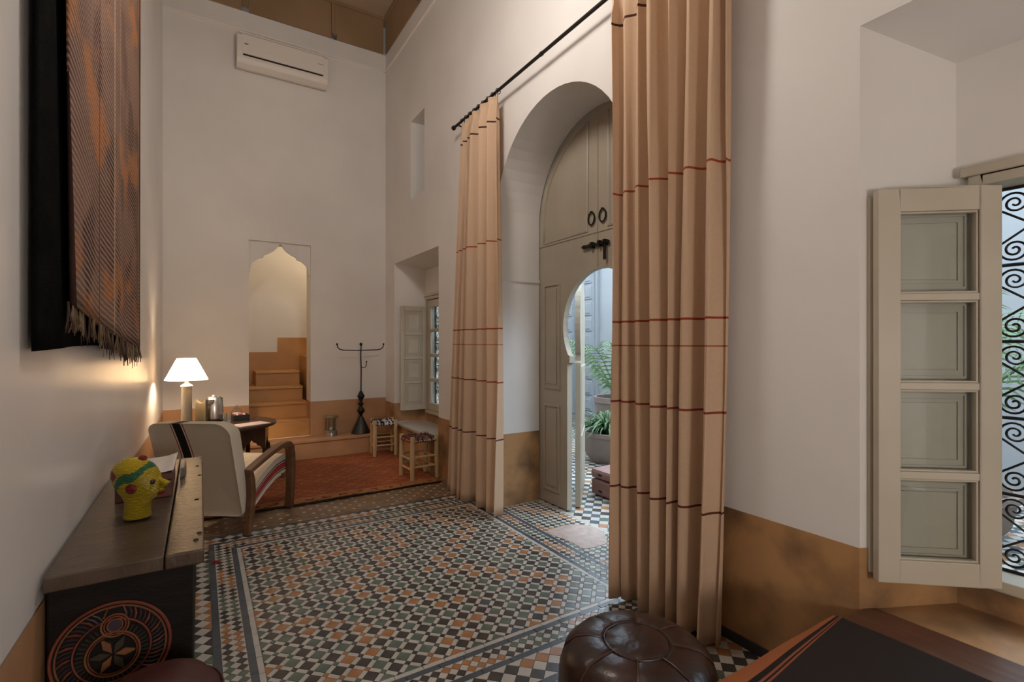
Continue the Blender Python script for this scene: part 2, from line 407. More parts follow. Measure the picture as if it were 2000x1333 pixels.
def frame(off0, off1, fn):
    """four strips of a rectangular frame around the field: left, right, near, far"""
    a, b = off0, off1
    fn((FX0 - b, FX0 - a, FY0 - b, FY1 + b), 'v'); fn((FX1 + a, FX1 + b, FY0 - b, FY1 + b), 'v')
    fn((FX0 - a, FX1 + a, FY0 - b, FY0 - a), 'h'); fn((FX0 - a, FX1 + a, FY1 + a, FY1 + b), 'h')
def bars(mi, ln):
    def fn(R, d):
        if d == 'v':
            y = R[2]
            while y < R[3] - .01: y2 = min(y + ln * random.uniform(.8, 1.2), R[3]); tile(fm, rect(R[0], R[1], y, y2), mi); y = y2
        else:
            x = R[0]
            while x < R[1] - .01: x2 = min(x + ln * random.uniform(.8, 1.2), R[1]); tile(fm, rect(x, x2, R[2], R[3]), mi); x = x2
    return fn
frame(0, .024, bars(3, .11)); frame(.024, .055, bars(4, .13))
frame(.055, .153, lambda R, d: checker(fm, R, .049, chk_x if d == 'v' else chk_y))
frame(.153, .185, bars(4, .13))
# beyond the frame: left strip, near strip, far strips
B = .185
checker(fm, (-.38, FX0 - B, YN + 1.0, FY1 + B), .078, chk_x)
checker(fm, (FX0 - B, FX1 + .145, FY0 - B - .16, FY0 - B), .08, chk_y)
bars(4, .13)((FX0 - B, FX1 + .145, FY0 - B - .195, FY0 - B - .16), 'h')
checker(fm, (FX0 - B, FX1 + .145, .0, FY0 - B - .195), .08, chk_y)
checker(fm, (FX1 + .153, XR + .005, FY0 - B, DC - DR), .05, chk_x); checker(fm, (FX1 + B, XR + .005, DC + DR, FY1 + B), .05, chk_x)
checker(fm, (-.38, XR, FY1 + B, FY1 + B + .12), .08, chk_y)
bars(4, .13)((-.38, XR, FY1 + B + .12, FY1 + B + .15), 'h')
lattice(fm, (-.38, XR, FY1 + B + .15, 4.85), .088, .06, lambda i, j, k: 3 if k == 3 and random.random() < .8 else 5)
checker(fm, (FX1 + B, 2.535, DC - DR, DC + DR), .052, chk_x)
bars(3, .16)((2.535, 2.56, DC - DR, DC + DR), 'v')
mb = MB(); mb.box((-.38, 4.85, -.02), (XR, 6.4, -.001)); mb.build('bare_screed', C_TAN, floor)
fo_ = fm.build('tile_mosaic', TM, floor, fix=False); fo_['kind'] = 'stuff'
# the large squares nearest the camera, each its own tile
big.sort(key=lambda t: t[0][0] ** 2 + t[0][1] ** 2)
tm = {}; rest = MB()
for n_, (c, mi) in enumerate(big):
    h = .053 / math.sqrt(2)
    if n_ < 300:
        if mi not in tm:
            q = MB(); random.seed(mi); tile(q, [(-h, 0), (0, -h), (h, 0), (0, h)], 0); tm[mi] = q.mesh('tile', TM[mi], fix=False)
        o = bpy.data.objects.new('tile', tm[mi]); COL.objects.link(o); o.parent = floor
        o.location = (c[0], c[1], random.uniform(-.0004, .0004)); o.rotation_euler = (random.uniform(-.01, .01), random.uniform(-.01, .01), random.choice((0, PI / 2, PI)))
    else: tile(rest, [(c[0] - h, c[1]), (c[0], c[1] - h), (c[0] + h, c[1]), (c[0], c[1] + h)], mi)
o = rest.build('tile_mosaic', TM, floor, fix=False); o['kind'] = 'stuff'
# worn mortar patch at the threshold
pts = [(2.33 + .17 * math.cos(t) * (1 + .25 * math.sin(3 * t + 1)), 2.80 + .27 * math.sin(t) * (1 + .2 * math.cos(2 * t))) for t in [2 * PI * i / 26 for i in range(26)]]
MB().slab([pts], lambda x, y: (x, y, .0018), lambda x, y: (x, y, -.003)).build('worn_patch', C_WORN, floor)
random.seed(11)
# ------------------------------------------------------------------ windows
def leaf_frame(mb, w, h, t, rows, st=.075, rail=.075, mid=.035, mi=0):
    """frame of a panelled/glazed leaf in local x (0..w), z (0..h), thickness t in y; returns the panel openings"""
    mb.box((0, 0, 0), (st, t, h), mi); mb.box((w - st, 0, 0), (w, t, h), mi)
    mb.box((st, 0, 0), (w - st, t, rail), mi); mb.box((st, 0, h - rail), (w - st, t, h), mi)
    ph = (h - 2 * rail - (rows - 1) * mid) / rows; op = []
    for r in range(rows):
        z0 = rail + r * (ph + mid)
        if r: mb.box((st, 0, z0 - mid), (w - st, t, z0), mi)
        op.append((st, w - st, z0, z0 + ph))
    return op
def place(o, p, ang): o.location = p; o.rotation_euler = (0, 0, ang); return o
def raised_panel(x0, x1, z0, z1, t):
    m = MB(); m.box((x0 - .002, t * .35, z0 - .002), (x1 + .002, t * .65, z1 + .002))
    g = .02
    for k, (i, d) in enumerate(((.012, .004), (.034, .003), (.048, .0065))):
        m.box((x0 + i, t * .35 - d, z0 + i), (x1 - i, t * .65 + d, z1 - i)) if k == 2 else None
        if k < 2:
            a = i; b = i + .008
            for (p, q, r, s) in ((x0 + a, x1 - a, z0 + a, z0 + b), (x0 + a, x1 - a, z1 - b, z1 - a), (x0 + a, x0 + b, z0 + b, z1 - b), (x1 - b, x1 - a, z0 + b, z1 - b)):
                m.box((p, t * .35 - d - .003, r), (q, t * .65 + d + .003, s))
    return m
def shutter(win, hinge, ang, w, h, rows=4):
    mb = MB(); op = leaf_frame(mb, w, h, .03, rows, .05, .06, .032)
    s = mb.build('shutter', PAINT, win, bevel=.004); place(s, hinge, ang)
    for o_ in op:
        p = raised_panel(*o_, .03).build('panel', PAINT, s)
    return s
def casement(win, hinge, ang, w, h, rows=4, knob=True):
    mb = MB(); op = leaf_frame(mb, w, h, .036, rows, .072, .085, .026)
    for (x0, x1, z0, z1) in op:          # glazing bead moulding
        for (p, q, r, s_) in ((x0, x1, z0, z0 + .008), (x0, x1, z1 - .008, z1), (x0, x0 + .008, z0, z1), (x1 - .008, x1, z0, z1)): mb.box((p, .006, r), (q, .03, s_))
    c = mb.build('casement', PAINT, win, bevel=.003); place(c, hinge, ang)
    for (x0, x1, z0, z1) in op: MB().box((x0 + .002, .016, z0 + .002), (x1 - .002, .019, z1 - .002)).build('pane', GLASS, c)
    if knob: MB().lathe([(.004, 0), (.008, .006), (.003, .02)], 8, (w * .12, -.004, h * .5)).build('catch', IRON, c)
    return c
def spiral(c, r0, turns, a0, sg, n=40):
    return [(c[0] + r0 * (1 - .88 * t) * math.cos(a0 + sg * 2 * PI * turns * t), c[1] + r0 * (1 - .88 * t) * math.sin(a0 + sg * 2 * PI * turns * t)) for t in [i / n for i in range(n + 1)]]
def scroll_pts(w, h):
    """S scroll across a cell: volute in the top left corner, diagonal, volute in the bottom right corner"""
    r = min(w * .30, h * .155); c1 = (r + .012, h - r - .012); c2 = (w - r - .012, r + .012)
    a = math.atan2(c2[1] - c1[1], c2[0] - c1[0])
    # leave volute 1 from its left/bottom side, reach volute 2 on its right/top side
    s1 = spiral(c1, r, 2.0, PI + .55, -1); s2 = spiral(c2, r, 2.0, .55, -1)
    return s1[::-1] + s2
def grille(win, Y0, Y1, Z0, Z1, X, cols, rows):
    mb = MB(); r = .0085
    cw = (Y1 - Y0) / cols; ch = (Z1 - Z0) / rows
    for i in range(cols + 1): mb.tube([(X, Y0 + i * cw, Z0), (X, Y0 + i * cw, Z1)], r, 6)
    for j in range(rows + 1):
        mb.tube([(X, Y0, Z0 + j * ch), (X, Y1, Z0 + j * ch)], r * .8, 6)
        for i in range(cols):
            mb.box((X - .011, Y0 + (i + .5) * cw - .013, Z0 + j * ch - .011), (X + .011, Y0 + (i + .5) * cw + .013, Z0 + j * ch + .011))
    for i in range(cols + 1):
        for j in range(rows):
            for f in (.15, .85): mb.box((X - .010, Y0 + i * cw - .011, Z0 + (j + f) * ch - .008), (X + .010, Y0 + i * cw + .011, Z0 + (j + f) * ch + .008))
    g = mb.build('grille', IRON, win, smooth=True)
    pts = scroll_pts(cw, ch)
    me = [MB().tube([(0, p[0], p[1]) for p in pts], .0042, 5).mesh('scroll', IRON, True), MB().tube([(.004, cw - p[0], p[1]) for p in pts], .0042, 5).mesh('scroll', IRON, True)]
    for i in range(cols):
        for j in range(rows):
            for m in me:
                o = bpy.data.objects.new('scroll', m); COL.objects.link(o); o.parent = g; o.location = (X, Y0 + i * cw, Z0 + j * ch)
    return g
def window(name, label, W_, frame_x):
    y0, y1, z0, z1 = W_
    mb = MB(); t = .04
    mb.box((frame_x, y0, z0), (XO - .1, y0 + t, z1)); mb.box((frame_x, y1 - t, z0), (XO - .1, y1, z1))
    mb.box((frame_x, y0 + t, z0), (XO - .1, y1 - t, z0 + t)); mb.box((frame_x, y0 + t, z1 - t), (XO - .1, y1 - t, z1))
    mb.box((frame_x - .012, y0 - .02, z1), (frame_x + .04, y1 + .02, z1 + .035))
    return struct(mb.build(name, PAINT, bevel=.004), label, 'window')
w1 = window('window_1', 'casement window with scrolled iron grille above the window seat', NWIN, 2.475)
grille(w1, NWIN[0] + .045, NWIN[1] - .045, NWIN[2] + .045, NWIN[3] - .045, 2.60, 4, 5)
ang = math.atan2(.866 - .606, 2.14 - 2.458)          # leaf direction from hinge into the room
casement(w1, (2.462, .606, .515), ang, .41, 1.452)
shutter(w1, (2.472, .648, .53), ang - .0, .40, 1.42)
# the other leaves, folded against the near jamb
casement(w1, (2.462, -.17, .515), PI + .69, .41, 1.452)
w2 = window('window_2', 'small-paned casement window behind the braided stools', FWIN, 2.475)
grille(w2, FWIN[0] + .045, FWIN[1] - .045, FWIN[2] + .045, FWIN[3] - .045, 2.60, 4, 5)
casement(w2, (2.49, FWIN[1] - .045, .545), -PI / 2, .42, 1.40, knob=False)
casement(w2, (2.49, FWIN[0] + .47, .545), -PI / 2, .42, 1.40, knob=False)
shutter(w2, (2.475, 6.05, .545), PI - .16, .33, 1.32)

# ------------------------------------------------------------------ great door with keyhole wicket
door = sroot('door_1', 'tall arched beige wooden door with a keyhole-shaped wicket', 'door')
XD = 2.573; WC, WR, WZ = DC - .01, .44, 1.53
def wicket_half(sg):
    a0 = math.asin(-.227 / WR)
    pts = [(WC + sg * .385, 0), (WC + sg * .385, 1.22), (WC + sg * .355, 1.235), (WC + sg * .355, 1.29), (WC + sg * .38, 1.305)]
    for i in range(19):
        a = a0 + (PI / 2 - a0) * i / 18; pts.append((WC + sg * WR * math.cos(a), WZ + WR * math.sin(a)))
    return pts
def leaf_outline(sg):
    R2 = DR + .04; wk = wicket_half(sg)
    out = [(DC + sg * R2, .012)] + [(DC + sg * R2 * math.cos(a), DS + R2 * math.sin(a)) for a in [PI / 2 * i / 20 for i in range(20)]] + [(DC + sg * .003, DS + R2)]
    out += [(DC + sg * .003, WZ + WR)] + [p for p in wk[::-1] if (p[0] - DC) * sg > .004]
    out[-1] = (out[-1][0], .012); return out
for sg in (1, -1):
    mb = MB(); mb.slab([leaf_outline(sg)], fx(XD), fx(XD + .05)); lf = mb.build('door_leaf', DOORPAINT, door)
    # upper arched panel moulding
    R3 = DR - .06; zb = 2.27; ys_ = DC + sg * .12
    lp = [(DC + sg * (R3), zb)] + [(DC + sg * R3 * math.cos(a), DS + R3 * math.sin(a)) for a in [1.41 * i / 16 for i in range(17)]] + [(ys_, zb)]
    m2 = MB(); m2.tube([(XD - .002, *p) for p in lp], .011, 6, closed=True); m2.build('moulding', DOORPAINT, lf)
    m2 = MB(); m2.tube([(XD - .001, p[0] * .96 + (DC + sg * .4) * .04, p[1] * .97 + 2.6 * .03) for p in lp], .006, 6, closed=True); m2.build('moulding', DOORPAINT, lf)
    a, b = DC + sg * .47, DC + sg * .70
    for z0, z1 in ((.12, .87), (1.0, 1.91)):
        m2 = MB(); m2.slab([rect(a, b, z0, z1), rect(a + sg * .02, b - sg * .02, z0 + .02, z1 - .02)], fx(XD - .010), fx(XD + .002))
        m2.slab([rect(a + sg * .045, b - sg * .045, z0 + .045, z1 - .045)], fx(XD - .008), fx(XD + .002)); m2.build('panel', DOORPAINT, lf, bevel=.004)
    m2 = MB(); m2.box((XD - .006, min(DC + sg * .005, DC + sg * .78), 2.245), (XD + .001, max(DC + sg * .005, DC + sg * .78), 2.262)); m2.build('rail', DOORPAINT, lf)
    m2 = MB(); yr = DC + sg * .063; m2.tube([(XD - .012, yr + .036 * math.cos(t), 2.36 + .048 * math.sin(t)) for t in [2 * PI * i / 24 for i in range(24)]], .0065, 6, closed=True)
    m2.lathe([(.012, 0), (.012, .006)], 10, (XD - .012, yr, 2.41)); m2.build('ring_handle', IRON, lf, smooth=True)
    if sg == 1:
        m2 = MB(); m2.tube([(XD - .02, DC + .17, 2.15), (XD - .02, DC + .145, 2.15), (XD - .02, DC + .12, 2.15), (XD - .02, DC + .11, 2.15), (XD - .02, DC + .08, 2.15), (XD - .02, DC + .07, 2.15), (XD - .02, DC + .0, 2.15), (XD - .02, DC - .14, 2.15)], [.004, .016, .016, .011, .016, .011, .011, .011], 8)
        for yy in (.045, -.04, -.10): m2.box((XD - .036, DC + yy - .012, 2.128), (XD, DC + yy + .012, 2.172))
        m2.box((XD - .036, DC - .115, 2.02), (XD - .024, DC - .095, 2.15)); m2.build('sliding_bolt', IRON, lf, smooth=True)
# the wicket leaf, swung outwards
wk = wicket_half(1); wl_ = [(p[0] - WC, p[1]) for p in wk] + [(-(p[0] - WC), p[1]) for p in wk[::-1]]
wlp = [(x + .385, z + .012) for x, z in wl_ if abs(x) < .44]
m2 = MB(); m2.slab([wlp], lambda x, z: (x, 0, z), lambda x, z: (x, .045, z)); wl = m2.build('wicket_leaf', DOORPAINT, door, bevel=.004)
place(wl, (XO + .0, 3.25, 0), PI / 2 - math.radians(43))
for z0, z1 in ((.12, .6), (.7, 1.2)):
    m2 = MB(); m2.box((.1, -.008, z0), (.68, .053, z1)); m2.build('panel', DOORPAINT, wl, bevel=.01)

# ------------------------------------------------------------------ courtyard outside
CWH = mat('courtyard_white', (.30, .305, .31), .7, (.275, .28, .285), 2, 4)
cm = MB(); cm.box((2.56, -2.2, -.06), (7.2, 9.0, -.004)); cy = struct(cm.build('courtyard_floor', GROUT), 'courtyard paved with small checkered tiles', 'floor')
fm2 = MB()
def chk_c(i, j): return 3 if j % 2 == 0 else (0, 4, 2, 0, 1, 4)[((i * 3 + j * 5) // 4) % 6]
checker(fm2, (2.56, 6.3, .3, 6.4), .10, chk_c)
o = fm2.build('tile_mosaic', TM, cy, fix=False); o['kind'] = 'stuff'
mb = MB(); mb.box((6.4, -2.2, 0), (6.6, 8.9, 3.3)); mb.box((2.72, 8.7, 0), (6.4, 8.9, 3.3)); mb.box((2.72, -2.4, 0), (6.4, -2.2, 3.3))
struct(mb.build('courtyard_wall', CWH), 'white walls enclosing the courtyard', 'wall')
d2 = sroot('door_2', 'tall white carved double door across the courtyard', 'door')
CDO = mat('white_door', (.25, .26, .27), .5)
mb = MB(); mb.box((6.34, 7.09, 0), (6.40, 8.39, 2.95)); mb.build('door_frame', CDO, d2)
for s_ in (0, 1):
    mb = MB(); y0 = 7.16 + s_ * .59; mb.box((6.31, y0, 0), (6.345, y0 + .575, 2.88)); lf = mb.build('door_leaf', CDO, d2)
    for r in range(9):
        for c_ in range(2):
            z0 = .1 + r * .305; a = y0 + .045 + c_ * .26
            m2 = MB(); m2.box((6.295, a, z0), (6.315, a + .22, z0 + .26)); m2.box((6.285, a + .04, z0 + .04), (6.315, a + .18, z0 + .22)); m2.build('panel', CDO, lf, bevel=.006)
POT = mat('cement_pot', (.22, .165, .135), .8, (.185, .14, .115), 6, 5, bump=.2, bscale=30)
SOIL = mat('soil', (.05, .035, .025), .9, bump=.5, bscale=40)
LEAF = mat('leaf_green', (.05, .10, .035), .45, (.085, .15, .055), 5, 3, translucent=.2)
PALM = mat('palm_green', (.10, .17, .07), .45, (.16, .23, .11), 5, 3, translucent=.3)
def planter(loc, r, h, label, name='planter'):
    t = thing(name, label, 'planter', loc)
    MB().lathe([(r * .7, 0), (r * .92, h * .35), (r, h * .85), (r * 1.06, h * .88), (r * 1.06, h), (r * .94, h), (r * .9, h * .8)], 32).build('bowl', POT, t, smooth=True)
    MB().lathe([(r * .88, h * .79), (r * .88, h * .86)], 24).build('soil', SOIL, t)
    return t
def frond(mb, base, az, ln, rise, droop, nl=26, lw=.22, mi=0):
    d = Vector((math.cos(az), math.sin(az), 0)); P = []
    for i in range(nl + 1):
        t = i / nl; P.append(Vector(base) + d * (ln * t) + Vector((0, 0, rise * math.sin(t * 1.9) - droop * t * t)))
    mb.tube([tuple(p) for p in P[::2]], [.008 * (1 - .8 * i / len(P[::2])) for i in range(len(P[::2]))], 5, mi=mi)
    side = d.cross(Vector((0, 0, 1)))
    for i in range(3, nl):
        t = i / nl; L_ = lw * math.sin(PI * min(1, .18 + t * .85)) ; tg = (P[i + 1] - P[i - 1]).normalized()
        for sg in (1, -1):
            dr = (side * sg * .8 + tg * .55 + Vector((0, 0, -.25 - .2 * random.random()))).normalized()
            a = P[i]; w = tg * .009; e1 = a + dr * L_ * .55 + Vector((0, 0, .01)); e2 = a + dr * L_ + Vector((0, 0, -.05 * L_ / .2))
            mb.add([a - w, a + w, e1 + w * 1.1, e1 - w * 1.1, e2], [(0, 1, 2, 3), (3, 2, 4)], mi)
def palm_plant(loc, label, n, ln, rise, droop, trunk=0, az0=0, lw=.22):
    t = thing('palm', label, 'plant', loc)
    if trunk: MB().tube([(0, 0, 0), (.01, .02, trunk * .5), (0, 0, trunk)], [.05, .042, .03], 10).build('trunk', mat('palm_trunk', (.16, .10, .06), .9, bump=.6, bscale=30), t, smooth=True)
    for k in range(n):
        m = MB(); frond(m, (0, 0, trunk), az0 + 2 * PI * k / n + random.uniform(-.25, .25), ln * random.uniform(.8, 1.1), rise * random.uniform(.7, 1.25), droop * random.uniform(.7, 1.2), lw=lw)
        m.build('frond', PALM, t, fix=False)
    return t
def strap_plant(loc, label, n, ln):
    t = thing('strap_leaf_plant', label, 'plant', loc)
    for k in range(n):
        az = random.uniform(0, 2 * PI); el = random.uniform(.5, 1.45); L_ = ln * random.uniform(.55, 1.0); r0 = random.uniform(0, .12)
        d = Vector((math.cos(az), math.sin(az), 0)); sd = d.cross(Vector((0, 0, 1))); m = MB(); vs = []
        for i in range(8):
            t_ = i / 7; c = d * (r0 + L_ * t_ * math.cos(el) + .12 * t_ * t_) + Vector((0, 0, L_ * math.sin(el) * t_ * (1 - .45 * t_ * t_) - .25 * L_ * t_ ** 3))
            w = .017 * math.sin(PI * (.12 + .86 * t_)); vs += [c - sd * w, c + Vector((0, 0, -.005)), c + sd * w]
        m.add(vs, [(3*i+k2, 3*i+k2+1, 3*i+k2+4, 3*i+k2+3) for i in range(7) for k2 in (0, 1)])
        m.build('leaf', LEAF, t, smooth=True, fix=False)
    return t
planter((4.20, 4.40, 0), .40, .36, 'wide cement bowl planter under strap-leaved plants beyond the doorway')
strap_plant((4.15, 4.42, .30), 'dense dark green strap-leaved plant in the bowl seen through the doorway', 150, .62)
planter((5.15, 5.30, 0), .34, .62, 'taller cement planter holding a palm beyond the doorway')
palm_plant((5.15, 5.30, .52), 'feathery palm behind the bowl plants beyond the doorway', 12, 1.25, .95, .40, az0=.3, lw=.26)
planter((4.65, 1.45, 0), .42, .36, 'broad cement planter outside the scrolled iron grille')
palm_plant((4.65, 1.45, .30), 'tall arching palm outside the scrolled iron grille', 13, 1.25, 1.15, .45, trunk=.35, lw=.28)
palm_plant((5.55, -.5, .0), 'second palm standing by the white courtyard wall', 9, .75, 1.2, .3, trunk=.7, lw=.2)
# pink trunk with a dark bundle
tr = thing('trunk', 'low pink leather trunk on the courtyard tiles beyond the door', 'trunk', (3.40, 3.05, 0), .0)
PINK = mat('pink_leather', (.21, .10, .085), .45, (.25, .125, .105), 6, 4, bump=.1, bscale=60)
MB().box((-.34, -.46, .012), (.34, .46, .155)).build('body', PINK, tr, bevel=.02)
lid = MB().box((-.345, -.465, .16), (.345, .465, .25)).build('lid', PINK, tr, bevel=.03)
for yy in (.33, -.33):
    MB().box((-.352, yy - .02, .195), (-.34, yy + .02, .212)).build('clasp', IRON, lid)
    MB().box((-.347, yy - .02, .05), (-.335, yy + .02, .065)).build('clasp', IRON, tr)
mb = MB(); mb.lathe([(.01, 0), (.12, .01), (.15, .045), (.12, .09), (.05, .115), (.01, .12)], 20, squash=.75)
mb.v = [(x + .02 * noise.noise(Vector((x * 9, y * 9, z * 9))), y, z + .02 * noise.noise(Vector((y * 11, x * 7, 3))) if z > .02 else z) for x, y, z in mb.v]
bn = mb.build('cloth_bundle', mat('navy_cloth', (.03, .04, .055), .8, bump=.3, bscale=50), smooth=True); bn.location = (3.33, 3.12, .25); tag(bn, 'dark navy cloth bundle lying on the pink trunk', 'cloth')

# ------------------------------------------------------------------ unseen globes added to light the room
def globe(loc, label, s, r, zc):
    t = thing('fill_globe', label, 'lamp', (loc[0], loc[1], loc[2]))
    MB().lathe([(r * math.sin(a), -r * math.cos(a)) for a in [.12 + (PI - .24) * i / 14 for i in range(15)]], 24).build('globe', emis('globe_glow_%d' % len(bpy.data.materials), (1, .905, .83), s), t, smooth=True)
    MB().tube([(0, 0, r * .97), (0, 0, zc - loc[2])], .006, 6).build('cord', IRON, t)
    MB().lathe([(.05, 0), (.05, .03), (.02, .05)], 16, (0, 0, r * .95)).build('cap', IRON, t, smooth=True)
    return t
globe((.80, 2.5, 3.80), 'added fill light globe, out of view over the mosaic field', GLOBE_A, .24, CZ)
globe((.85, -1.55, 1.10), 'added fill light globe, out of view low at the near end of the room', GLOBE_B, .24, CZ)

# ------------------------------------------------------------------ curtains and rod
def curtain_mat():
    m = bpy.data.materials.new('curtain_cloth'); m.use_nodes = True; nt = m.node_tree; N = nt.nodes; L = nt.links
    b = N['Principled BSDF']; b.inputs['Roughness'].default_value = .85; b.inputs['Specular IOR Level'].default_value = .2
    tc = N.new('ShaderNodeTexCoord'); sx = N.new('ShaderNodeSeparateXYZ'); L.new(tc.outputs['Object'], sx.inputs[0])
    col = (.62, .435, .29)
    zz = sx.outputs['Z']; cur = None
    nz = N.new('ShaderNodeTexNoise'); nz.inputs['Scale'].default_value = 90; L.new(tc.outputs['Object'], nz.inputs['Vector'])
    cur = mixc(N, L, nz.outputs['Fac'], (.72, .525, .36), (.80, .60, .42))
    for z, w, c in ((3.20, .007, (.10, .04, .03)), (2.23, .0055, (.45, .09, .045)), (1.515, .0055, (.42, .08, .045)), (1.385, .0035, (.50, .16, .08)), (1.08, .0055, (.34, .07, .045)), (.62, .0055, (.16, .05, .035))):
        cur = mixc(N, L, math_node(N, L, 'COMPARE', zz, z, w), cur, c)
    L.new(cur, b.inputs['Base Color'])
    t = N.new('ShaderNodeBsdfTranslucent'); L.new(cur, t.inputs[0])
    mx = N.new('ShaderNodeMixShader'); mx.inputs[0].default_value = .35; L.new(b.outputs[0], mx.inputs[1]); L.new(t.outputs[0], mx.inputs[2]); L.new(mx.outputs[0], N['Material Output'].inputs[0])
    return m
CURT = curtain_mat()
def curtain(name, label, ytop, ybot, xc, folds, seed, hem, amp=(.035, .06), xbot=0):
    rnd = random.Random(seed)
    am = [rnd.uniform(.45, 1.35) for _ in range(folds + 2)]
    wd = [rnd.uniform(.55, 1.7) for _ in range(folds)]; cum = [0]
    for q in wd: cum.append(cum[-1] + q / sum(wd))
    def warp(u):
        for i in range(folds):
            if u <= cum[i + 1] or i == folds - 1: return i + min(1, (u - cum[i]) / (cum[i + 1] - cum[i]))
    NU, NV = folds * 18, 46
    def fn(u, v):
        t = v; z = hem(u) + (3.40 - hem(u)) * t
        k = min(1, t * 1.15) ** 1.3 if t < .95 else 1
        uu = warp(u); i = int(min(uu, folds - 1e-6)); fr = uu - i
        a = am[i] * (1 - fr) + am[i + 1] * fr
        # folds drift sideways towards the hem
        wob = .22 * math.sin(u * 9 + seed) * (1 - t) + .07 * math.sin(t * 5 + u * 11)
        s_ = math.sin(2 * PI * (uu + wob)) ; s_ = math.copysign(abs(s_) ** .75, s_)
        A = (amp[0] * t + amp[1] * (1 - t)) * a
        if t > .975: A *= .6
        x = xc + xbot * (1 - t) ** 2 + A * s_ + .012 * math.sin(3.1 * t + u * 5)
        y0 = ytop[0] * t + ybot[0] * (1 - t) ; y1 = ytop[1] * t + ybot[1] * (1 - t)
        y = y0 + (y1 - y0) * (u + .010 * math.sin(2 * PI * uu * 2 + 1) )
        return (min(x, 2.112), y, z)
    mb = MB().grid(NU, NV, fn)
    o = mb.build(name, CURT, smooth=60); m = o.modifiers.new('t', 'SOLIDIFY'); m.thickness = .003; m.offset = 0
    return tag(o, label, 'curtain')
curtain('curtain', 'cream striped curtain gathered between the far window and the arched doorway', (3.43, 4.10), (3.40, 4.31), 2.02, 6, 5, lambda u: .012 + .01 * math.sin(u * 7), (.030, .055))
curtain('curtain', 'cream striped curtain hanging beside the leather pouf', (1.36, 2.105), (1.42, 2.00), 2.0, 7, 3, lambda u: .010 + .012 * abs(math.sin(u * 9)), (.045, .075), -.03)
rod = thing('curtain_rod', 'dark iron curtain rod above the arched doorway', 'curtain rod', (0, 0, 0))
MB().tube([(2.03, 4.26, 3.43), (2.03, 1.22, 3.43)], .013, 10).build('rod', IRON, rod, smooth=True)
for yy in (4.275, 1.205): MB().lathe([(.004, -.024), (.019, -.012), (.024, 0), (.019, .012), (.004, .024)], 12, (2.03, yy, 3.43)).build('finial', IRON, rod, smooth=True)
for yy in (4.20, 1.30): MB().tube([(2.03, yy, 3.43), (2.08, yy, 3.425), (XR - .001, yy, 3.40)], .007, 6).build('bracket', IRON, rod, smooth=True)
MB().tube([(2.03, 2.86, 3.43), (2.03, 2.84, 3.43)], .016, 10).build('joint', IRON, rod)
ring = MB().tube([(.022 * math.cos(t), 0, .022 * math.sin(t)) for t in [2 * PI * i / 16 for i in range(16)]], .003, 5, closed=True).mesh('curtain_ring', IRON, True)
for a, b in ((3.45, 4.09), (1.36, 2.11)):
    for i in range(9):
        o = bpy.data.objects.new('curtain_ring', ring); COL.objects.link(o); o.parent = rod; o.location = (2.03, a + (b - a) * i / 8, 3.424)
# ------------------------------------------------------------------ tapestry on the left wall
BLACKCL = mat('black_cloth', (.003, .003, .0032), .95, (.006, .0055, .005), 12, 4, bump=.4, bscale=120, spec=.03)
tp = thing('tapestry', 'long woven brown and orange tapestry with fringe over black backing cloth', 'tapestry', (0, 0, 0))
def blk(u, v):
    y = 1.80 + (4.09 - 1.80) * u; z = 1.365 + (.012 if u < .42 else .0) * (1 - v) + (3.95 - 1.365) * v + .012 * math.sin(u * 5) * (1 - v)
    return (xl(y) + .019 + .006 * math.sin(u * 21 + v * 2) * (1 - .4 * v) + .006 * math.exp(-((u - .10) / .06) ** 2), y, z)
o = MB().grid(70, 30, blk).build('backing_cloth', BLACKCL, tp, smooth=60); m_ = o.modifiers.new('t', 'SOLIDIFY'); m_.thickness = .006
def tap_bottom(y):
    t = (y - 1.97) / (3.93 - 1.97); return 1.53 - .115 * min(1, t * 1.35) - .04 * t
def tap(u, v):
    y0 = 1.955 + .10 * (1 - v) ** 2; y = y0 + (3.97 + .10 * v - y0) * u
    zb = tap_bottom(y); z = zb + (3.97 - zb) * v
    return (xl(y) + .045 + .006 * math.sin(u * 16 + v) + .006 * math.exp(-(u / .07) ** 2), y, z)
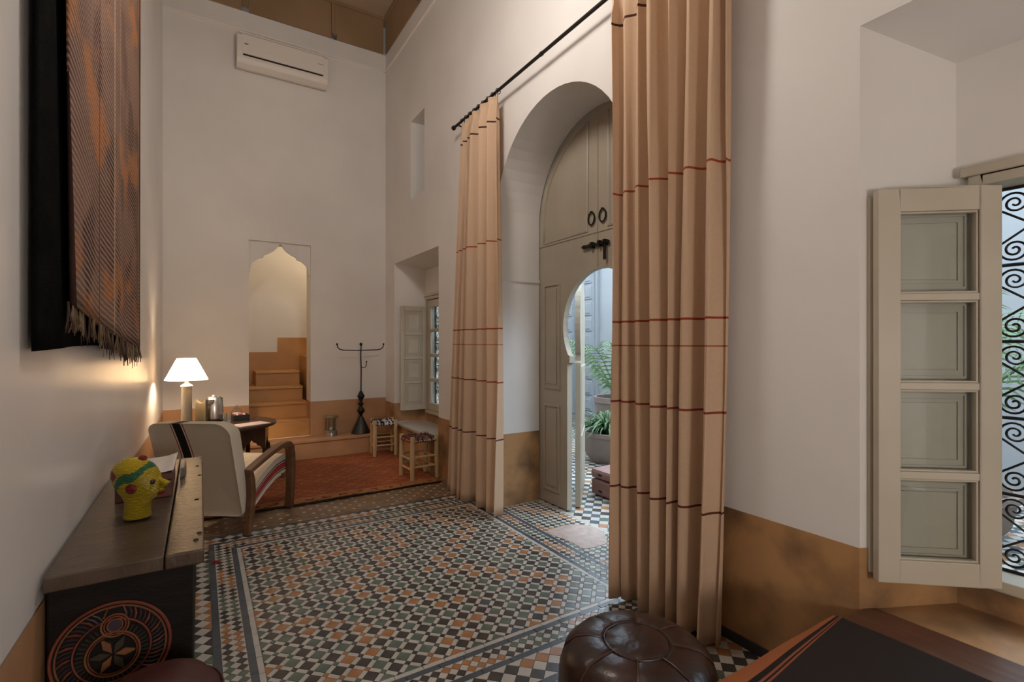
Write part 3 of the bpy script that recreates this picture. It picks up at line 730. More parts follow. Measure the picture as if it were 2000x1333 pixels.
def tapestry_mat():
    m = bpy.data.materials.new('woven_tapestry'); m.use_nodes = True; N = m.node_tree.nodes; L = m.node_tree.links
    b = N['Principled BSDF']; b.inputs['Roughness'].default_value = .9; b.inputs['Specular IOR Level'].default_value = .15
    tc = N.new('ShaderNodeTexCoord'); mp = N.new('ShaderNodeMapping'); L.new(tc.outputs['Object'], mp.inputs[0])
    def nz(scale, st, det=4):
        q = N.new('ShaderNodeMapping'); L.new(tc.outputs['Object'], q.inputs[0]); q.inputs['Scale'].default_value = st
        n = N.new('ShaderNodeTexNoise'); n.inputs['Scale'].default_value = scale; n.inputs['Detail'].default_value = det; L.new(q.outputs[0], n.inputs['Vector']); return n.outputs['Fac']
    def ramp(f, a, c): 
        r = N.new('ShaderNodeMapRange'); r.inputs[1].default_value = a; r.inputs[2].default_value = c; L.new(f, r.inputs[0]); return r.outputs[0]
    base = mixc(N, L, ramp(nz(3, (1, .4, .9)), .4, .6), (.19, .105, .085), (.115, .055, .055))
    base = mixc(N, L, ramp(nz(4.5, (1, .55, 1.0)), .55, .64), base, (.36, .115, .03))
    base = mixc(N, L, ramp(nz(4.0, (1, .7, .6)), .53, .60), base, (.055, .022, .03))
    def wav(scale, ay, az, lo, hi, c, base, dist=1.2):
        q = N.new('ShaderNodeMapping'); L.new(tc.outputs['Object'], q.inputs[0]); q.inputs['Rotation'].default_value = (ay, 0, 0); q.inputs['Scale'].default_value = (.2, 1, 1)
        w = N.new('ShaderNodeTexWave'); w.bands_direction = 'Z'; w.inputs['Scale'].default_value = scale; w.inputs['Distortion'].default_value = dist; w.inputs['Detail'].default_value = 2
        L.new(q.outputs[0], w.inputs['Vector']); return mixc(N, L, ramp(w.outputs['Fac'], lo, hi), base, c)
    base = wav(13, .15, 0, .3, 1.05, (.34, .235, .155), base, 1.1)
    # vertical seams
    sx = N.new('ShaderNodeSeparateXYZ'); L.new(tc.outputs['Object'], sx.inputs[0])
    for y, w_, c in ((2.9, .012, (.42, .30, .20)), (3.12, .006, (.38, .26, .18)), (3.82, .02, (.30, .17, .09)), (3.93, .03, (.06, .035, .03)), (2.6, .006, (.10, .05, .04))):
        base = mixc(N, L, math_node(N, L, 'COMPARE', sx.outputs['Y'], y, w_), base, c)
    base = mixc(N, L, math_node(N, L, 'LESS_THAN', math_node(N, L, 'MULTIPLY_ADD', sx.outputs['Z'], .15, sx.outputs['Y']), 2.34), base, (.030, .012, .010))
    L.new(base, b.inputs['Base Color'])
    n = N.new('ShaderNodeTexNoise'); n.inputs['Scale'].default_value = 160; L.new(tc.outputs['Object'], n.inputs['Vector'])
    bp = N.new('ShaderNodeBump'); bp.inputs['Strength'].default_value = .5; bp.inputs['Distance'].default_value = .01; L.new(n.outputs['Fac'], bp.inputs['Height']); L.new(bp.outputs[0], b.inputs['Normal'])
    return m
o = MB().grid(60, 40, tap).build('woven_panel', tapestry_mat(), tp, smooth=60); m_ = o.modifiers.new('t', 'SOLIDIFY'); m_.thickness = .006
TAS = [mat('tassel_tan', (.13, .08, .04), .9), mat('tassel_brown', (.05, .025, .018), .9), mat('tassel_cream', (.19, .135, .08), .9)]
tms = []
for k in range(6):
    m = MB()
    for s_ in range(5):
        L_ = random.uniform(.05, .10); dx, dy = random.uniform(-.008, .008), random.uniform(-.03, .03)
        m.tube([(0, random.uniform(-.006, .006), .005), (dx * .3, dy * .3, -L_ * .35), (dx, dy, -L_ * .7), (dx * 1.2, dy * 1.5 + random.uniform(-.02, .02), -L_)], [.0022, .0026, .002, .001], 5)
    tms.append(m.mesh('tassel', TAS[k % 3], True))
for i in range(46):
    y = 2.04 + (3.95 - 2.04) * i / 45; o = bpy.data.objects.new('tassel', random.choice(tms)); COL.objects.link(o); o.parent = tp
    o.location = (xl(y) + .050 + random.uniform(-.005, .01), y, tap_bottom(y)); o.scale = (1, 1, random.uniform(.8, 1.3))

# ------------------------------------------------------------------ chest with carved medallion
CHTOP = mat('chest_top_wood', (.045, .028, .018), .30, (.105, .072, .048), 6, 8, stretch=(1.5, 7, 1), bump=.35, bscale=22, lo=.3, hi=.75)
CHDARK = mat('chest_dark_wood', (.008, .0065, .0055), .6, (.014, .011, .009), 9, 5, stretch=(1, 1, 5), bump=.2, bscale=30, spec=.15)
CARVE_R = mat('carved_red', (.15, .030, .018), .5, (.22, .05, .025), 14, 4)
CARVE_O = mat('carved_ochre', (.22, .095, .03), .5, (.16, .06, .025), 14, 4)
CARVE_P = mat('carved_purple', (.035, .02, .032), .55)
CARVE_G = mat('carved_olive', (.035, .028, .016), .55)
ch = thing('chest', 'long dark wooden chest with a carved round medallion against the wall', 'chest', (0, 0, 0))
TZ = .72; Y0, Y1 = 1.93, 3.50
MB().box((-.384, Y0, TZ - .045), (-.098, Y1, TZ)).build('top_board', CHTOP, ch, bevel=.004)
MB().box((-.0945, Y0 - .005, TZ - .045), (.012, Y1 + .004, TZ + .001)).build('top_board', CHTOP, ch, bevel=.005)
MB().box((-.383, Y0 + .035, .10), (-.02, Y1 - .035, TZ - .045)).build('body', CHDARK, ch, bevel=.006)
for x0 in (-.383, -.07):
    for y0 in (Y0 + .03, Y1 - .09): MB().box((x0, y0, 0), (x0 + .05, y0 + .06, .12)).build('foot', CHDARK, ch, bevel=.004)
for i, q_ in enumerate((.10, .17, .62, 1.08, 1.31)):
    m2 = MB(); yy = Y0 + q_; m2.lathe([(.009, 0), (.007, .004), (.002, .005)], 8, (-.012 + .01 * (i % 2), yy, TZ)); m2.build('nail', IRON, ch, smooth=True)
yf = Y0 + .035; mx_, mz_ = -.229, .447
def ringm(r, t, c=(mx_, mz_), n=48): return MB().tube([(c[0] + r * math.cos(a), yf - .001, c[1] + r * math.sin(a)) for a in [2 * PI * i / n for i in range(n)]], t, 6, closed=True)
md = MB().lathe([(.150, 0), (.150, .004)], 48); md.v = [(x + mx_, yf - z, y + mz_) for x, y, z in md.v]; med = md.build('medallion', CHDARK, ch)
for r, t, mm in ((.147, .0045, CARVE_R), (.136, .003, CARVE_O), (.096, .0028, CARVE_R)): o = ringm(r, t).build('ring', mm, med, smooth=True); o.location.y = -.004
for i in range(54):
    a = 2 * PI * i / 54
    if abs((a - PI / 2 + PI) % (2 * PI) - PI) < .26: continue
    m2 = MB(); p = lambda r, t: (mx_ + r * math.cos(t), yf - .005, mz_ + r * math.sin(t))
    m2.tube([p(.101, a - .05), p(.117, a + .0), p(.132, a + .085)], [.0022, .0034, .0018], 5); m2.build('gouge', CARVE_P if i % 3 else CARVE_R, med)
for i in range(40):
    a = 2 * PI * i / 40; m2 = MB(); p = lambda r, t: (mx_ + r * math.cos(t), yf - .0045, mz_ - .008 + r * math.sin(t))
    m2.tube([p(.072, a), p(.09, a + .02)], .0022, 4); m2.build('gouge', CARVE_G, med)
cI = (mx_ + .001, mz_ - .009)
for r, t, mm in ((.067, .0032, CARVE_O), (.060, .002, CARVE_R)): o = ringm(r, t, cI).build('ring', mm, med, smooth=True); o.location.y = -.0055
for i in range(6):
    a = PI / 6 + i * PI / 3 + .5; m2 = MB(); d = (math.cos(a), math.sin(a)); n_ = (-d[1], d[0])
    pts = [(0.004, 0), (.03, .011), (.055, .002), (.055, -.002), (.03, -.011)]
    m2.slab([[(cI[0] + d[0] * u + n_[0] * v, cI[1] + d[1] * u + n_[1] * v) for u, v in pts]], fy(yf - .010), fy(yf - .004)); m2.build('petal', CARVE_O if i % 2 else CARVE_G, med)
cS = (mx_ + .006, mz_ + .078)
for r, t, mm in ((.034, .0028, CARVE_O), (.027, .0022, CARVE_R), (.019, .0022, CARVE_O)): o = ringm(r, t, cS, 32).build('ring', mm, med, smooth=True); o.location.y = -.0065
m2 = MB(); m2.slab([[(cS[0] + .018 * math.cos(t), cS[1] + .018 * math.sin(t)) for t in [2 * PI * i / 20 for i in range(20)]]], fy(yf - .008), fy(yf - .003)); m2.build('rosette', CARVE_P, med)
m2 = MB(); m2.tube([(cS[0] - .028, yf - .006, cS[1] + .028), (cS[0] - .018, yf - .006, cS[1] + .055), (cS[0] + .02, yf - .006, cS[1] + .058), (cS[0] + .028, yf - .006, cS[1] + .028)], .0025, 5); m2.build('crown', CARVE_O, med)
# red pouf just in front of the chest end
rp = thing('footstool', 'dark red leather footstool standing at the end of the carved chest', 'footstool', (-.10, 1.70, 0))
RED = mat('dark_red_leather', (.045, .008, .006), .5, (.06, .011, .008), 9, 3, bump=.1, bscale=70)
MB().lathe([(.10, .0), (.155, .05), (.165, .25), (.155, .40), (.12, .445), (.05, .462), (.004, .465)], 28).build('cushion', RED, rp, smooth=True)
MB().tube([(.158 * math.cos(t), .158 * math.sin(t), .40) for t in [2 * PI * i / 28 for i in range(28)]], .004, 6, closed=True).build('piping', RED, rp, smooth=True)
# box with paper folder on the chest
bx = thing('box', 'reddish wooden box on the chest behind the beaded head', 'box', (-.205, 2.835, TZ))
REDW = mat('red_wood', (.085, .026, .016), .35, (.12, .04, .022), 6, 5, stretch=(1, 1, 6))
MB().box((-.10, -.17, .001), (.10, .18, .075)).build('body', REDW, bx, bevel=.003)
MB().box((-.103, -.173, .077), (.103, .183, .108)).build('lid', REDW, bx, bevel=.004)
PAPER = mat('paper_white', (.62, .57, .53), .45)
m2 = MB().grid(16, 14, lambda u, v: (-.315 + .215 * u + .005 * v, 2.655 + .375 * v, TZ + .114 + .004 * math.sin(u * 4 + v * 3) + (.010 * ((u - .8) / .2) if u > .8 else 0)))
o = m2.build('paper_sheet', PAPER, smooth=60); m_ = o.modifiers.new('t', 'SOLIDIFY'); m_.thickness = .002; tag(o, 'white glossy paper folder lying on the reddish box', 'paper')
m2 = MB(); m2.add([(-.085, 2.98, TZ + .002), (-.065, 3.03, TZ + .002), (-.062, 3.22, TZ + .002), (-.09, 3.2, TZ + .002), (-.085, 3.0, TZ + .05), (-.068, 3.03, TZ + .045), (-.064, 3.2, TZ + .05), (-.088, 3.19, TZ + .055)], [(3, 2, 1, 0), (4, 5, 6, 7), (0, 1, 5, 4), (1, 2, 6, 5), (2, 3, 7, 6), (3, 0, 4, 7)])
tag(m2.build('paperweight', mat('pewter', (.32, .30, .28), .3, metal=.7), bevel=.004), 'grey metal paperweight beside the reddish box', 'paperweight')
# beaded head
YEL = mat('beads_yellow', (.62, .44, .012), .4, (.54, .40, .02), 40, 2, bump=.9, bscale=55, wave='RINGS' if False else 'Z')
GRN = mat('beads_green', (.035, .17, .075), .4, bump=.9, bscale=55, wave='Z')
RDB = mat('beads_red', (.27, .022, .028), .4, bump=.9, bscale=60, wave='Z')
BLK = mat('beads_black', (.02, .01, .008), .4)
hd = thing('beaded_head', 'yellow beaded sculpted head with green headband standing on the chest', 'sculpture', (-.205, 2.40, TZ + .007), -.42)
sec = [(0, .0, .047, .047), (.004, .0, .049, .049), (.03, .0, .046, .046), (.062, .002, .045, .046), (.075, .008, .055, .050), (.09, .016, .069, .056), (.105, .015, .078, .061), (.125, .008, .086, .066), (.15, .0, .090, .070), (.175, -.006, .090, .071), (.2, -.011, .083, .066), (.22, -.014, .070, .056), (.236, -.016, .051, .042), (.246, -.017, .03, .025), (.25, -.017, .004, .004)]
def secat(z):
    for a, b in zip(sec, sec[1:]):
        if a[0] <= z <= b[0]:
            t = (z - a[0]) / (b[0] - a[0]); return [a[k] + (b[k] - a[k]) * t for k in range(4)]
    return sec[-1]
m2 = MB(); nA, nZ = 72, 60
zs = [.25 * i / nZ for i in range(nZ + 1)]
vs = []
for z in zs:
    _, c_, rx, ry = secat(z)
    for i in range(nA): a = 2 * PI * i / nA; vs.append((c_ + rx * math.cos(a), ry * math.sin(a), z))
for j in range(nZ):
    for i in range(nA):
        k = (i + 1) % nA; z = (zs[j] + zs[j + 1]) / 2; a = 2 * PI * (i + .5) / nA; _, c_, rx, ry = secat(z); x = c_ + rx * math.cos(a)
        hb = .178 + .86 * x - .014 * math.sin(x * 55)      # headband: high over the brow, low at the nape
        hb = min(hb, .226)
        mi = 1 if abs(z - hb) < .019 else 0
        if abs(x + .068) * .9 + abs(z - .183) < .024: mi = 2
        m2.add([vs[j * nA + i], vs[j * nA + k], vs[(j + 1) * nA + k], vs[(j + 1) * nA + i]], [(0, 1, 2, 3)], mi)
m2.add(vs[:nA], [tuple(range(nA - 1, -1, -1))])
m2.build('skull', [YEL, GRN, RDB], hd, smooth=60); hd.scale = (.92, .92, .92)
def blob(name, c, r, mm, sq=(1, 1, 1), rot=0):
    q = MB().lathe([(math.sin(t) * 1.0, -math.cos(t)) for t in [.15 + (PI - .3) * i / 8 for i in range(9)]], 14)
    q.v = [(c[0] + r * sq[0] * x, c[1] + r * sq[1] * y, c[2] + r * sq[2] * z) for x, y, z in q.v]; return q.build(name, mm, hd, smooth=True)
m2 = MB().tube([(.075, 0, .166), (.088, 0, .150), (.114, 0, .136), (.098, 0, .127), (.078, 0, .126)], [.007, .012, .015, .014, .009], 10); m2.build('nose', YEL, hd, smooth=True)
blob('nose_tip', (.103, 0, .126), .010, RDB)
blob('lips', (.094, 0, .112), .010, YEL, (1, 1.8, .7)); blob('lips', (.092, 0, .098), .0115, RDB, (1, 1.8, .8))
for sg in (1, -1):
    blob('ear', (.012, sg * .066, .135), .021, RDB, (1, .5, 1.05)); blob('eye', (.074, sg * .031, .153), .0125, BLK, (.8, 1, 1))
blob('knob', (.020, 0, .245), .015, RDB, (1.1, 1, .9))

# ------------------------------------------------------------------ armchair
def striped(name, axis, bands, base=(.60, .52, .41)):
    m = bpy.data.materials.new(name); m.use_nodes = True; N = m.node_tree.nodes; L = m.node_tree.links
    b = N['Principled BSDF']; b.inputs['Roughness'].default_value = .88; b.inputs['Specular IOR Level'].default_value = .2
    tc = N.new('ShaderNodeTexCoord'); sx = N.new('ShaderNodeSeparateXYZ'); L.new(tc.outputs['Object'], sx.inputs[0])
    nz = N.new('ShaderNodeTexNoise'); nz.inputs['Scale'].default_value = 120; L.new(tc.outputs['Object'], nz.inputs['Vector'])
    cur = mixc(N, L, nz.outputs['Fac'], tuple(c * .93 for c in base), tuple(c * 1.06 for c in base))
    for p, w_, c in bands: cur = mixc(N, L, math_node(N, L, 'COMPARE', sx.outputs[axis], p, w_), cur, c)
    L.new(cur, b.inputs['Base Color'])
    bp = N.new('ShaderNodeBump'); bp.inputs['Strength'].default_value = .12; bp.inputs['Distance'].default_value = .01; L.new(nz.outputs['Fac'], bp.inputs['Height']); L.new(bp.outputs[0], b.inputs['Normal'])
    return m
KR, KB = (.30, .025, .022), (.012, .011, .010)
ARMW = mat('arm_wood', (.10, .045, .022), .35, (.16, .075, .036), 5, 5, stretch=(3, 1, 3))
ac = thing('armchair', 'cream upholstered armchair with bent wooden arms and woven stripes', 'armchair', (.215, 4.50, 0), -math.radians(35.6))
xs_ = -.075
backm = striped('back_stripes', 'X', ((xs_, .052, (.60, .52, .41)), (xs_, .047, KR), (xs_, .040, (.60, .52, .41)), (xs_, .030, KB)))
seatm = striped('seat_stripes', 'Z', ((0.0, .040, KB), (0.0, .034, (.60, .52, .41)), (0.0, .030, (.60, .52, .41)), (0, .024, KR)))
def rrect(w, h, r, n=6, top_only=False):
    pts = []
    for cx_, cz_, a0 in ((w / 2 - r, h - r, 0), (-w / 2 + r, h - r, PI / 2), (-w / 2 + r * .4, r * .4, PI), (w / 2 - r * .4, r * .4, 1.5 * PI)):
        rr = r if cz_ > r else r * .4
        for i in range(n + 1): a = a0 + PI / 2 * i / n; pts.append((cx_ + rr * math.cos(a), cz_ + rr * math.sin(a)))
    return pts
out = rrect(.56, .70, .085); m2 = MB()
def bk(off): 
    return lambda x, z: (x * (1.0 + .05 * (z / .7)), -.255 - .20 * (z / .7) + .05 * math.sin(PI * z / .7) * 1 + off, .145 + z)
lay = [(-.055, .94), (-.065, 1.0), (.05, 1.0), (.062, .94)]
for (o0, s0), (o1, s1) in zip(lay, lay[1:]):
    f0, f1 = bk(o0), bk(o1)
    m2.add([f0(x * s0, .35 + (z - .35) * (s0 * .5 + .5)) for x, z in out] + [f1(x * s1, .35 + (z - .35) * (s1 * .5 + .5)) for x, z in out], [(i, (i + 1) % len(out), len(out) + (i + 1) % len(out), len(out) + i) for i in range(len(out))])
for o0, s0, fl in ((lay[0][0], lay[0][1], False), (lay[-1][0], lay[-1][1], True)):
    f0 = bk(o0); NR_ = 10; pts = [(x * s0, .35 + (z - .35) * (s0 * .5 + .5)) for x, z in out]
    rings = [[f0(x * k, .35 + (z - .35) * k) for x, z in pts] for k in [1 - i / NR_ for i in range(NR_)]]
    nn = len(pts)
    for ra, rb in zip(rings, rings[1:]): m2.add(ra + rb, [(i, (i + 1) % nn, nn + (i + 1) % nn, nn + i) for i in range(nn)])
    m2.add(rings[-1], [tuple(range(nn))])
m2.build('backrest', backm, ac, smooth=60)
# seat: side profile extruded across, stripe follows the profile's centre line
prof = [(-.24, .20), (-.12, .255), (.02, .325), (.16, .372), (.28, .385), (.335, .37)]
m2 = MB(); NW = 14
sd = []
for i in range(NW + 1):
    x = -.268 + .536 * i / NW; ed = 1 - .05 * abs(2 * i / NW - 1) ** 6; row = []
    for k, (y, z) in enumerate(prof): row.append((x, y, z + .085 * ed * (1 if k < 5 else .55)))
    for k, (y, z) in enumerate(prof[::-1]): row.append((x, y - (.01 if k == 0 else 0), z - .085 * (1 if k > 0 else .55)))
    sd.append(row)
nn = len(sd[0])
for a, b in zip(sd, sd[1:]): m2.add(a + b, [(i, (i + 1) % nn, nn + (i + 1) % nn, nn + i) for i in range(nn)])
m2.add(sd[0], [tuple(range(nn))]); m2.add(sd[-1], [tuple(range(nn - 1, -1, -1))])
m2.build('seat', LINENW, ac, smooth=60)
for sg in (1, -1):          # woven stripe on each side of the seat
    def band(w, off, nm, mm):
        q = MB(); n = len(prof)
        q.add([(sg * (.2685 + off), y, z - .01 + w) for y, z in prof] + [(sg * (.2685 + off), y, z - .01 - w) for y, z in prof], [(i, i + 1, n + i + 1, n + i) for i in range(n - 1)])
        q.build(nm, mm, ac)
    band(.040, .001, 'stripe', mat('woven_black', KB, .9)); band(.031, .0018, 'stripe', LINENW); band(.025, .0026, 'stripe', mat('woven_red', KR, .9))
def ribbon(path, w, x0, x1):
    """bent board: path of (y,z) with half widths, extruded from x0 to x1"""
    L_, R_ = [], []
    for i, (y, z) in enumerate(path):
        a = Vector(path[max(i - 1, 0)]); b = Vector(path[min(i + 1, len(path) - 1)]); t = (b - a).normalized(); n = Vector((-t.y, t.x)); ww = w[i] if isinstance(w, list) else w
        L_.append((y + n.x * ww, z + n.y * ww)); R_.append((y - n.x * ww, z - n.y * ww))
    k = len(path); q = MB()
    vs = [(x0, *p) for p in L_] + [(x0, *p) for p in R_] + [(x1, *p) for p in L_] + [(x1, *p) for p in R_]
    fs = []
    for i in range(k - 1):
        fs += [(i, i + 1, k + i + 1, k + i), (2*k + i, 3*k + i, 3*k + i + 1, 2*k + i + 1), (i, 2*k + i, 2*k + i + 1, i + 1), (k + i, k + i + 1, 3*k + i + 1, 3*k + i)]
    fs += [(0, k, 3*k, 2*k), (k - 1, 2*k + k - 1, 3*k + k - 1, k + k - 1)]
    return q.add(vs, fs)
for sg in (1, -1):
    xa, xb = sorted((sg * .275, sg * .335))
    ribbon([(-.30, .462), (-.15, .50), (.0, .535), (.13, .558), (.22, .562), (.275, .548), (.31, .51), (.325, .45), (.33, .36), (.325, .2), (.302, .0125)], [.016, .018, .019, .02, .022, .026, .03, .03, .029, .026, .022], xa, xb).build('arm', ARMW, ac, smooth=50, bevel=.005)
    xc0, xc1 = sorted((sg * .282, sg * .328))
    ribbon([(-.275, .455), (-.255, .38), (-.245, .28), (-.26, .16), (-.30, .0)], [.022, .026, .028, .026, .02], xc0, xc1).build('leg', ARMW, ac, smooth=50, bevel=.005)
MB().box((-.285, -.24, .19), (.285, -.20, .24)).build('rail', ARMW, ac); MB().box((-.285, .24, .27), (.285, .28, .31)).build('rail', ARMW, ac)

# ------------------------------------------------------------------ round table and the things on it
TX, TY, TT = .21, 5.42, .643
tb = thing('round_table', 'dark round wooden table with scalloped apron in the corner', 'table', (TX, TY, .0125), .2)
TBW = mat('table_wood', (.035, .020, .013), .22, (.06, .034, .02), 5, 5)
MB().lathe([(.40, .595), (.425, .602), (.43, .618), (.42, .63), (.005, .63)], 56).build('tabletop', TBW, tb, smooth=True)
nS = 8
for i in range(nS):
    a0, a1 = 2 * PI * i / nS, 2 * PI * (i + 1) / nS; p0 = Vector((.375 * math.cos(a0), .375 * math.sin(a0), 0)); p1 = Vector((.375 * math.cos(a1), .375 * math.sin(a1), 0))
    prof_ = [(0, .36), (.08, .40), (.16, .425), (.24, .43), (.30, .455), (.38, .462), (.46, .485), (.5, .50)]; pp = prof_ + [(1 - u, z) for u, z in prof_[-2::-1]]
    nrm = (p0 + p1).normalized(); m2 = MB()
    m2.slab([pp + [(1, .596), (0, .596)]], lambda u, z: tuple(p0 + (p1 - p0) * u + Vector((0, 0, z))), lambda u, z: tuple(p0 + (p1 - p0) * u + Vector((0, 0, z)) - nrm * .018)); m2.build('apron', TBW, tb)
    m2 = MB(); c = p0 * .985; m2.tube([(c.x, c.y, 0), (c.x, c.y, .05), (c.x, c.y, .40)], [.016, .020, .022], 8); m2.build('leg', TBW, tb, smooth=True)
lamp = thing('table_lamp', 'lit table lamp with cream cone shade on a grey stone column', 'lamp', (-.105, 5.49, TT))
STONE = mat('grey_stone', (.27, .245, .20), .5, (.22, .19, .15), 7, 5, bump=.1, bscale=40)
MB().lathe([(.055, 0), (.055, .012), (.044, .02), (.041, .345), (.043, .352)], 24).build('column', STONE, lamp, smooth=True)
MB().lathe([(.048, .352), (.050, .36), (.036, .372), (.016, .385), (.014, .40), (.02, .405), (.02, .412), (.012, .418), (.012, .44)], 20).build('collar', WHITEPL, lamp, smooth=True)
SHADE = mat('lamp_shade', (.85, .74, .58), .8, translucent=.65)
m2 = MB(); n = 40
for i in range(n):
    a, b = 2 * PI * i / n, 2 * PI * (i + 1) / n
    m2.quad((.172 * math.cos(a), .172 * math.sin(a), .415), (.172 * math.cos(b), .172 * math.sin(b), .415), (.075 * math.cos(b), .075 * math.sin(b), .614), (.075 * math.cos(a), .075 * math.sin(a), .614))
m2.build('lamp_shade', SHADE, lamp, smooth=True)
MB().lathe([(.012, .44), (.024, .46), (.032, .49), (.028, .52), (.012, .54), (.002, .543)], 16).build('bulb', emis('bulb_glow', (1, .74, .48), TABLE_LAMP * 14), lamp, smooth=True)
# carved holder
m2 = MB(); sc = [(-.05, 0), (.05, 0), (.05, .20), (.046, .218), (.038, .205), (.02, .19), (0, .184), (-.02, .19), (-.038, .205), (-.046, .218), (-.05, .20)]
m2.slab([sc], lambda x, z: (x, -.018, z), lambda x, z: (x, .018, z)); o = m2.build('menu_holder', mat('khaki_leather', (.15, .12, .065), .6, (.12, .095, .05), 9, 3), bevel=.003); o.location = (.012, 5.575, TT); o.rotation_euler = (0, 0, -.55); tag(o, 'khaki upright holder with curved top between lamp and kettle', 'holder')
CHROME = mat('chrome', (.80, .78, .75), .28, metal=1); BKPL = mat('black_plastic', (.012, .011, .011), .3)
kt = thing('kettle', 'chrome electric kettle with black lid window on the round table', 'kettle', (.115, 5.66, TT), -.6)
MB().lathe([(.085, 0), (.088, .01), (.078, .018)], 28).build('base', BKPL, kt, smooth=True)
MB().lathe([(.08, .02), (.084, .05), (.080, .14), (.068, .205), (.060, .22)], 32).build('body', CHROME, kt, smooth=True)
MB().lathe([(.060, .22), (.056, .232), (.02, .238), (.016, .246), (.003, .248)], 28).build('lid', CHROME, kt, smooth=True)
m2 = MB(); m2.slab([[(.042 * math.cos(a), .005 * 0 + .055 * math.sin(a)) for a in [PI + PI * i / 14 for i in range(15)]]], lambda x, z: (x, -.074 + (z + .03) * .22 , .207 + z), lambda x, z: (x, -.064 + (z + .03) * .22, .207 + z)); m2.build('spout_grip', BKPL, kt)
MB().tube([(0, .064, .215), (0, .115, .205), (0, .125, .14), (0, .088, .05)], .011, 8).build('handle', BKPL, kt, smooth=True)
GL = glassmat('drinking_glass', (.9, .92, .93))
for (gx, gy, lb) in ((.19, 5.46, 'small clear drinking glass nearest the chrome kettle'), (.235, 5.475, 'small clear drinking glass nearest the round glass jar')):
    o = MB().lathe([(.022, 0), (.030, .085), (.028, .085), (.020, .006)], 20).build('drinking_glass', GL, smooth=True); o.location = (gx, gy, TT + .001); tag(o, lb, 'glass')
tr_ = thing('tea_tray', 'black square caddy with sachets on the round table', 'caddy', (.335, 5.55, TT), .15)
m2 = MB(); m2.slab([rect(-.07, .07, -.06, .06)], lambda x, y: (x, y, .001), lambda x, y: (x, y, .008))
for a, b, c, d in ((-.07, .07, -.06, -.054), (-.07, .07, .054, .06), (-.07, -.064, -.054, .054), (.064, .07, -.054, .054)): m2.box((a, c, .008), (b, d, .055))
m2.build('tray', BKPL, tr_)
for k in range(5): MB().box((-.05 + k * .02, -.045, .009), (-.042 + k * .02, .045, .06)).build('sachet', mat('sachet_%d' % (k % 3), ((.25, .05, .12), (.5, .45, .42), (.12, .05, .03))[k % 3], .5), tr_)
jr = thing('glass_jar', 'round glass jar with knob lid beside the black caddy', 'jar', (.31, 5.68, TT))
MB().lathe([(.03, .0), (.048, .02), (.055, .05), (.048, .085), (.03, .10)], 24).build('jar_body', GL, jr, smooth=True)
MB().lathe([(.032, .10), (.03, .11), (.012, .118), (.014, .128), (.012, .136), (.002, .138)], 20).build('jar_lid', GL, jr, smooth=True)
MB().lathe([(.03, .006), (.044, .022), (.048, .05), (.03, .06), (.003, .064)], 18).build('sweets', mat('sweets', (.40, .26, .27), .6, (.5, .42, .38), 60, 2, bump=.6, bscale=90), jr, smooth=True)
m2 = MB(); m2.box((-.14, -.09, .001), (.14, .09, .006)); o = m2.build('leaflet', mat('pink_paper', (.52, .42, .44), .5)); o.location = (.40, 5.19, TT); o.rotation_euler = (0, 0, .42); tag(o, 'pale pink leaflet lying on the edge of the round table', 'leaflet')

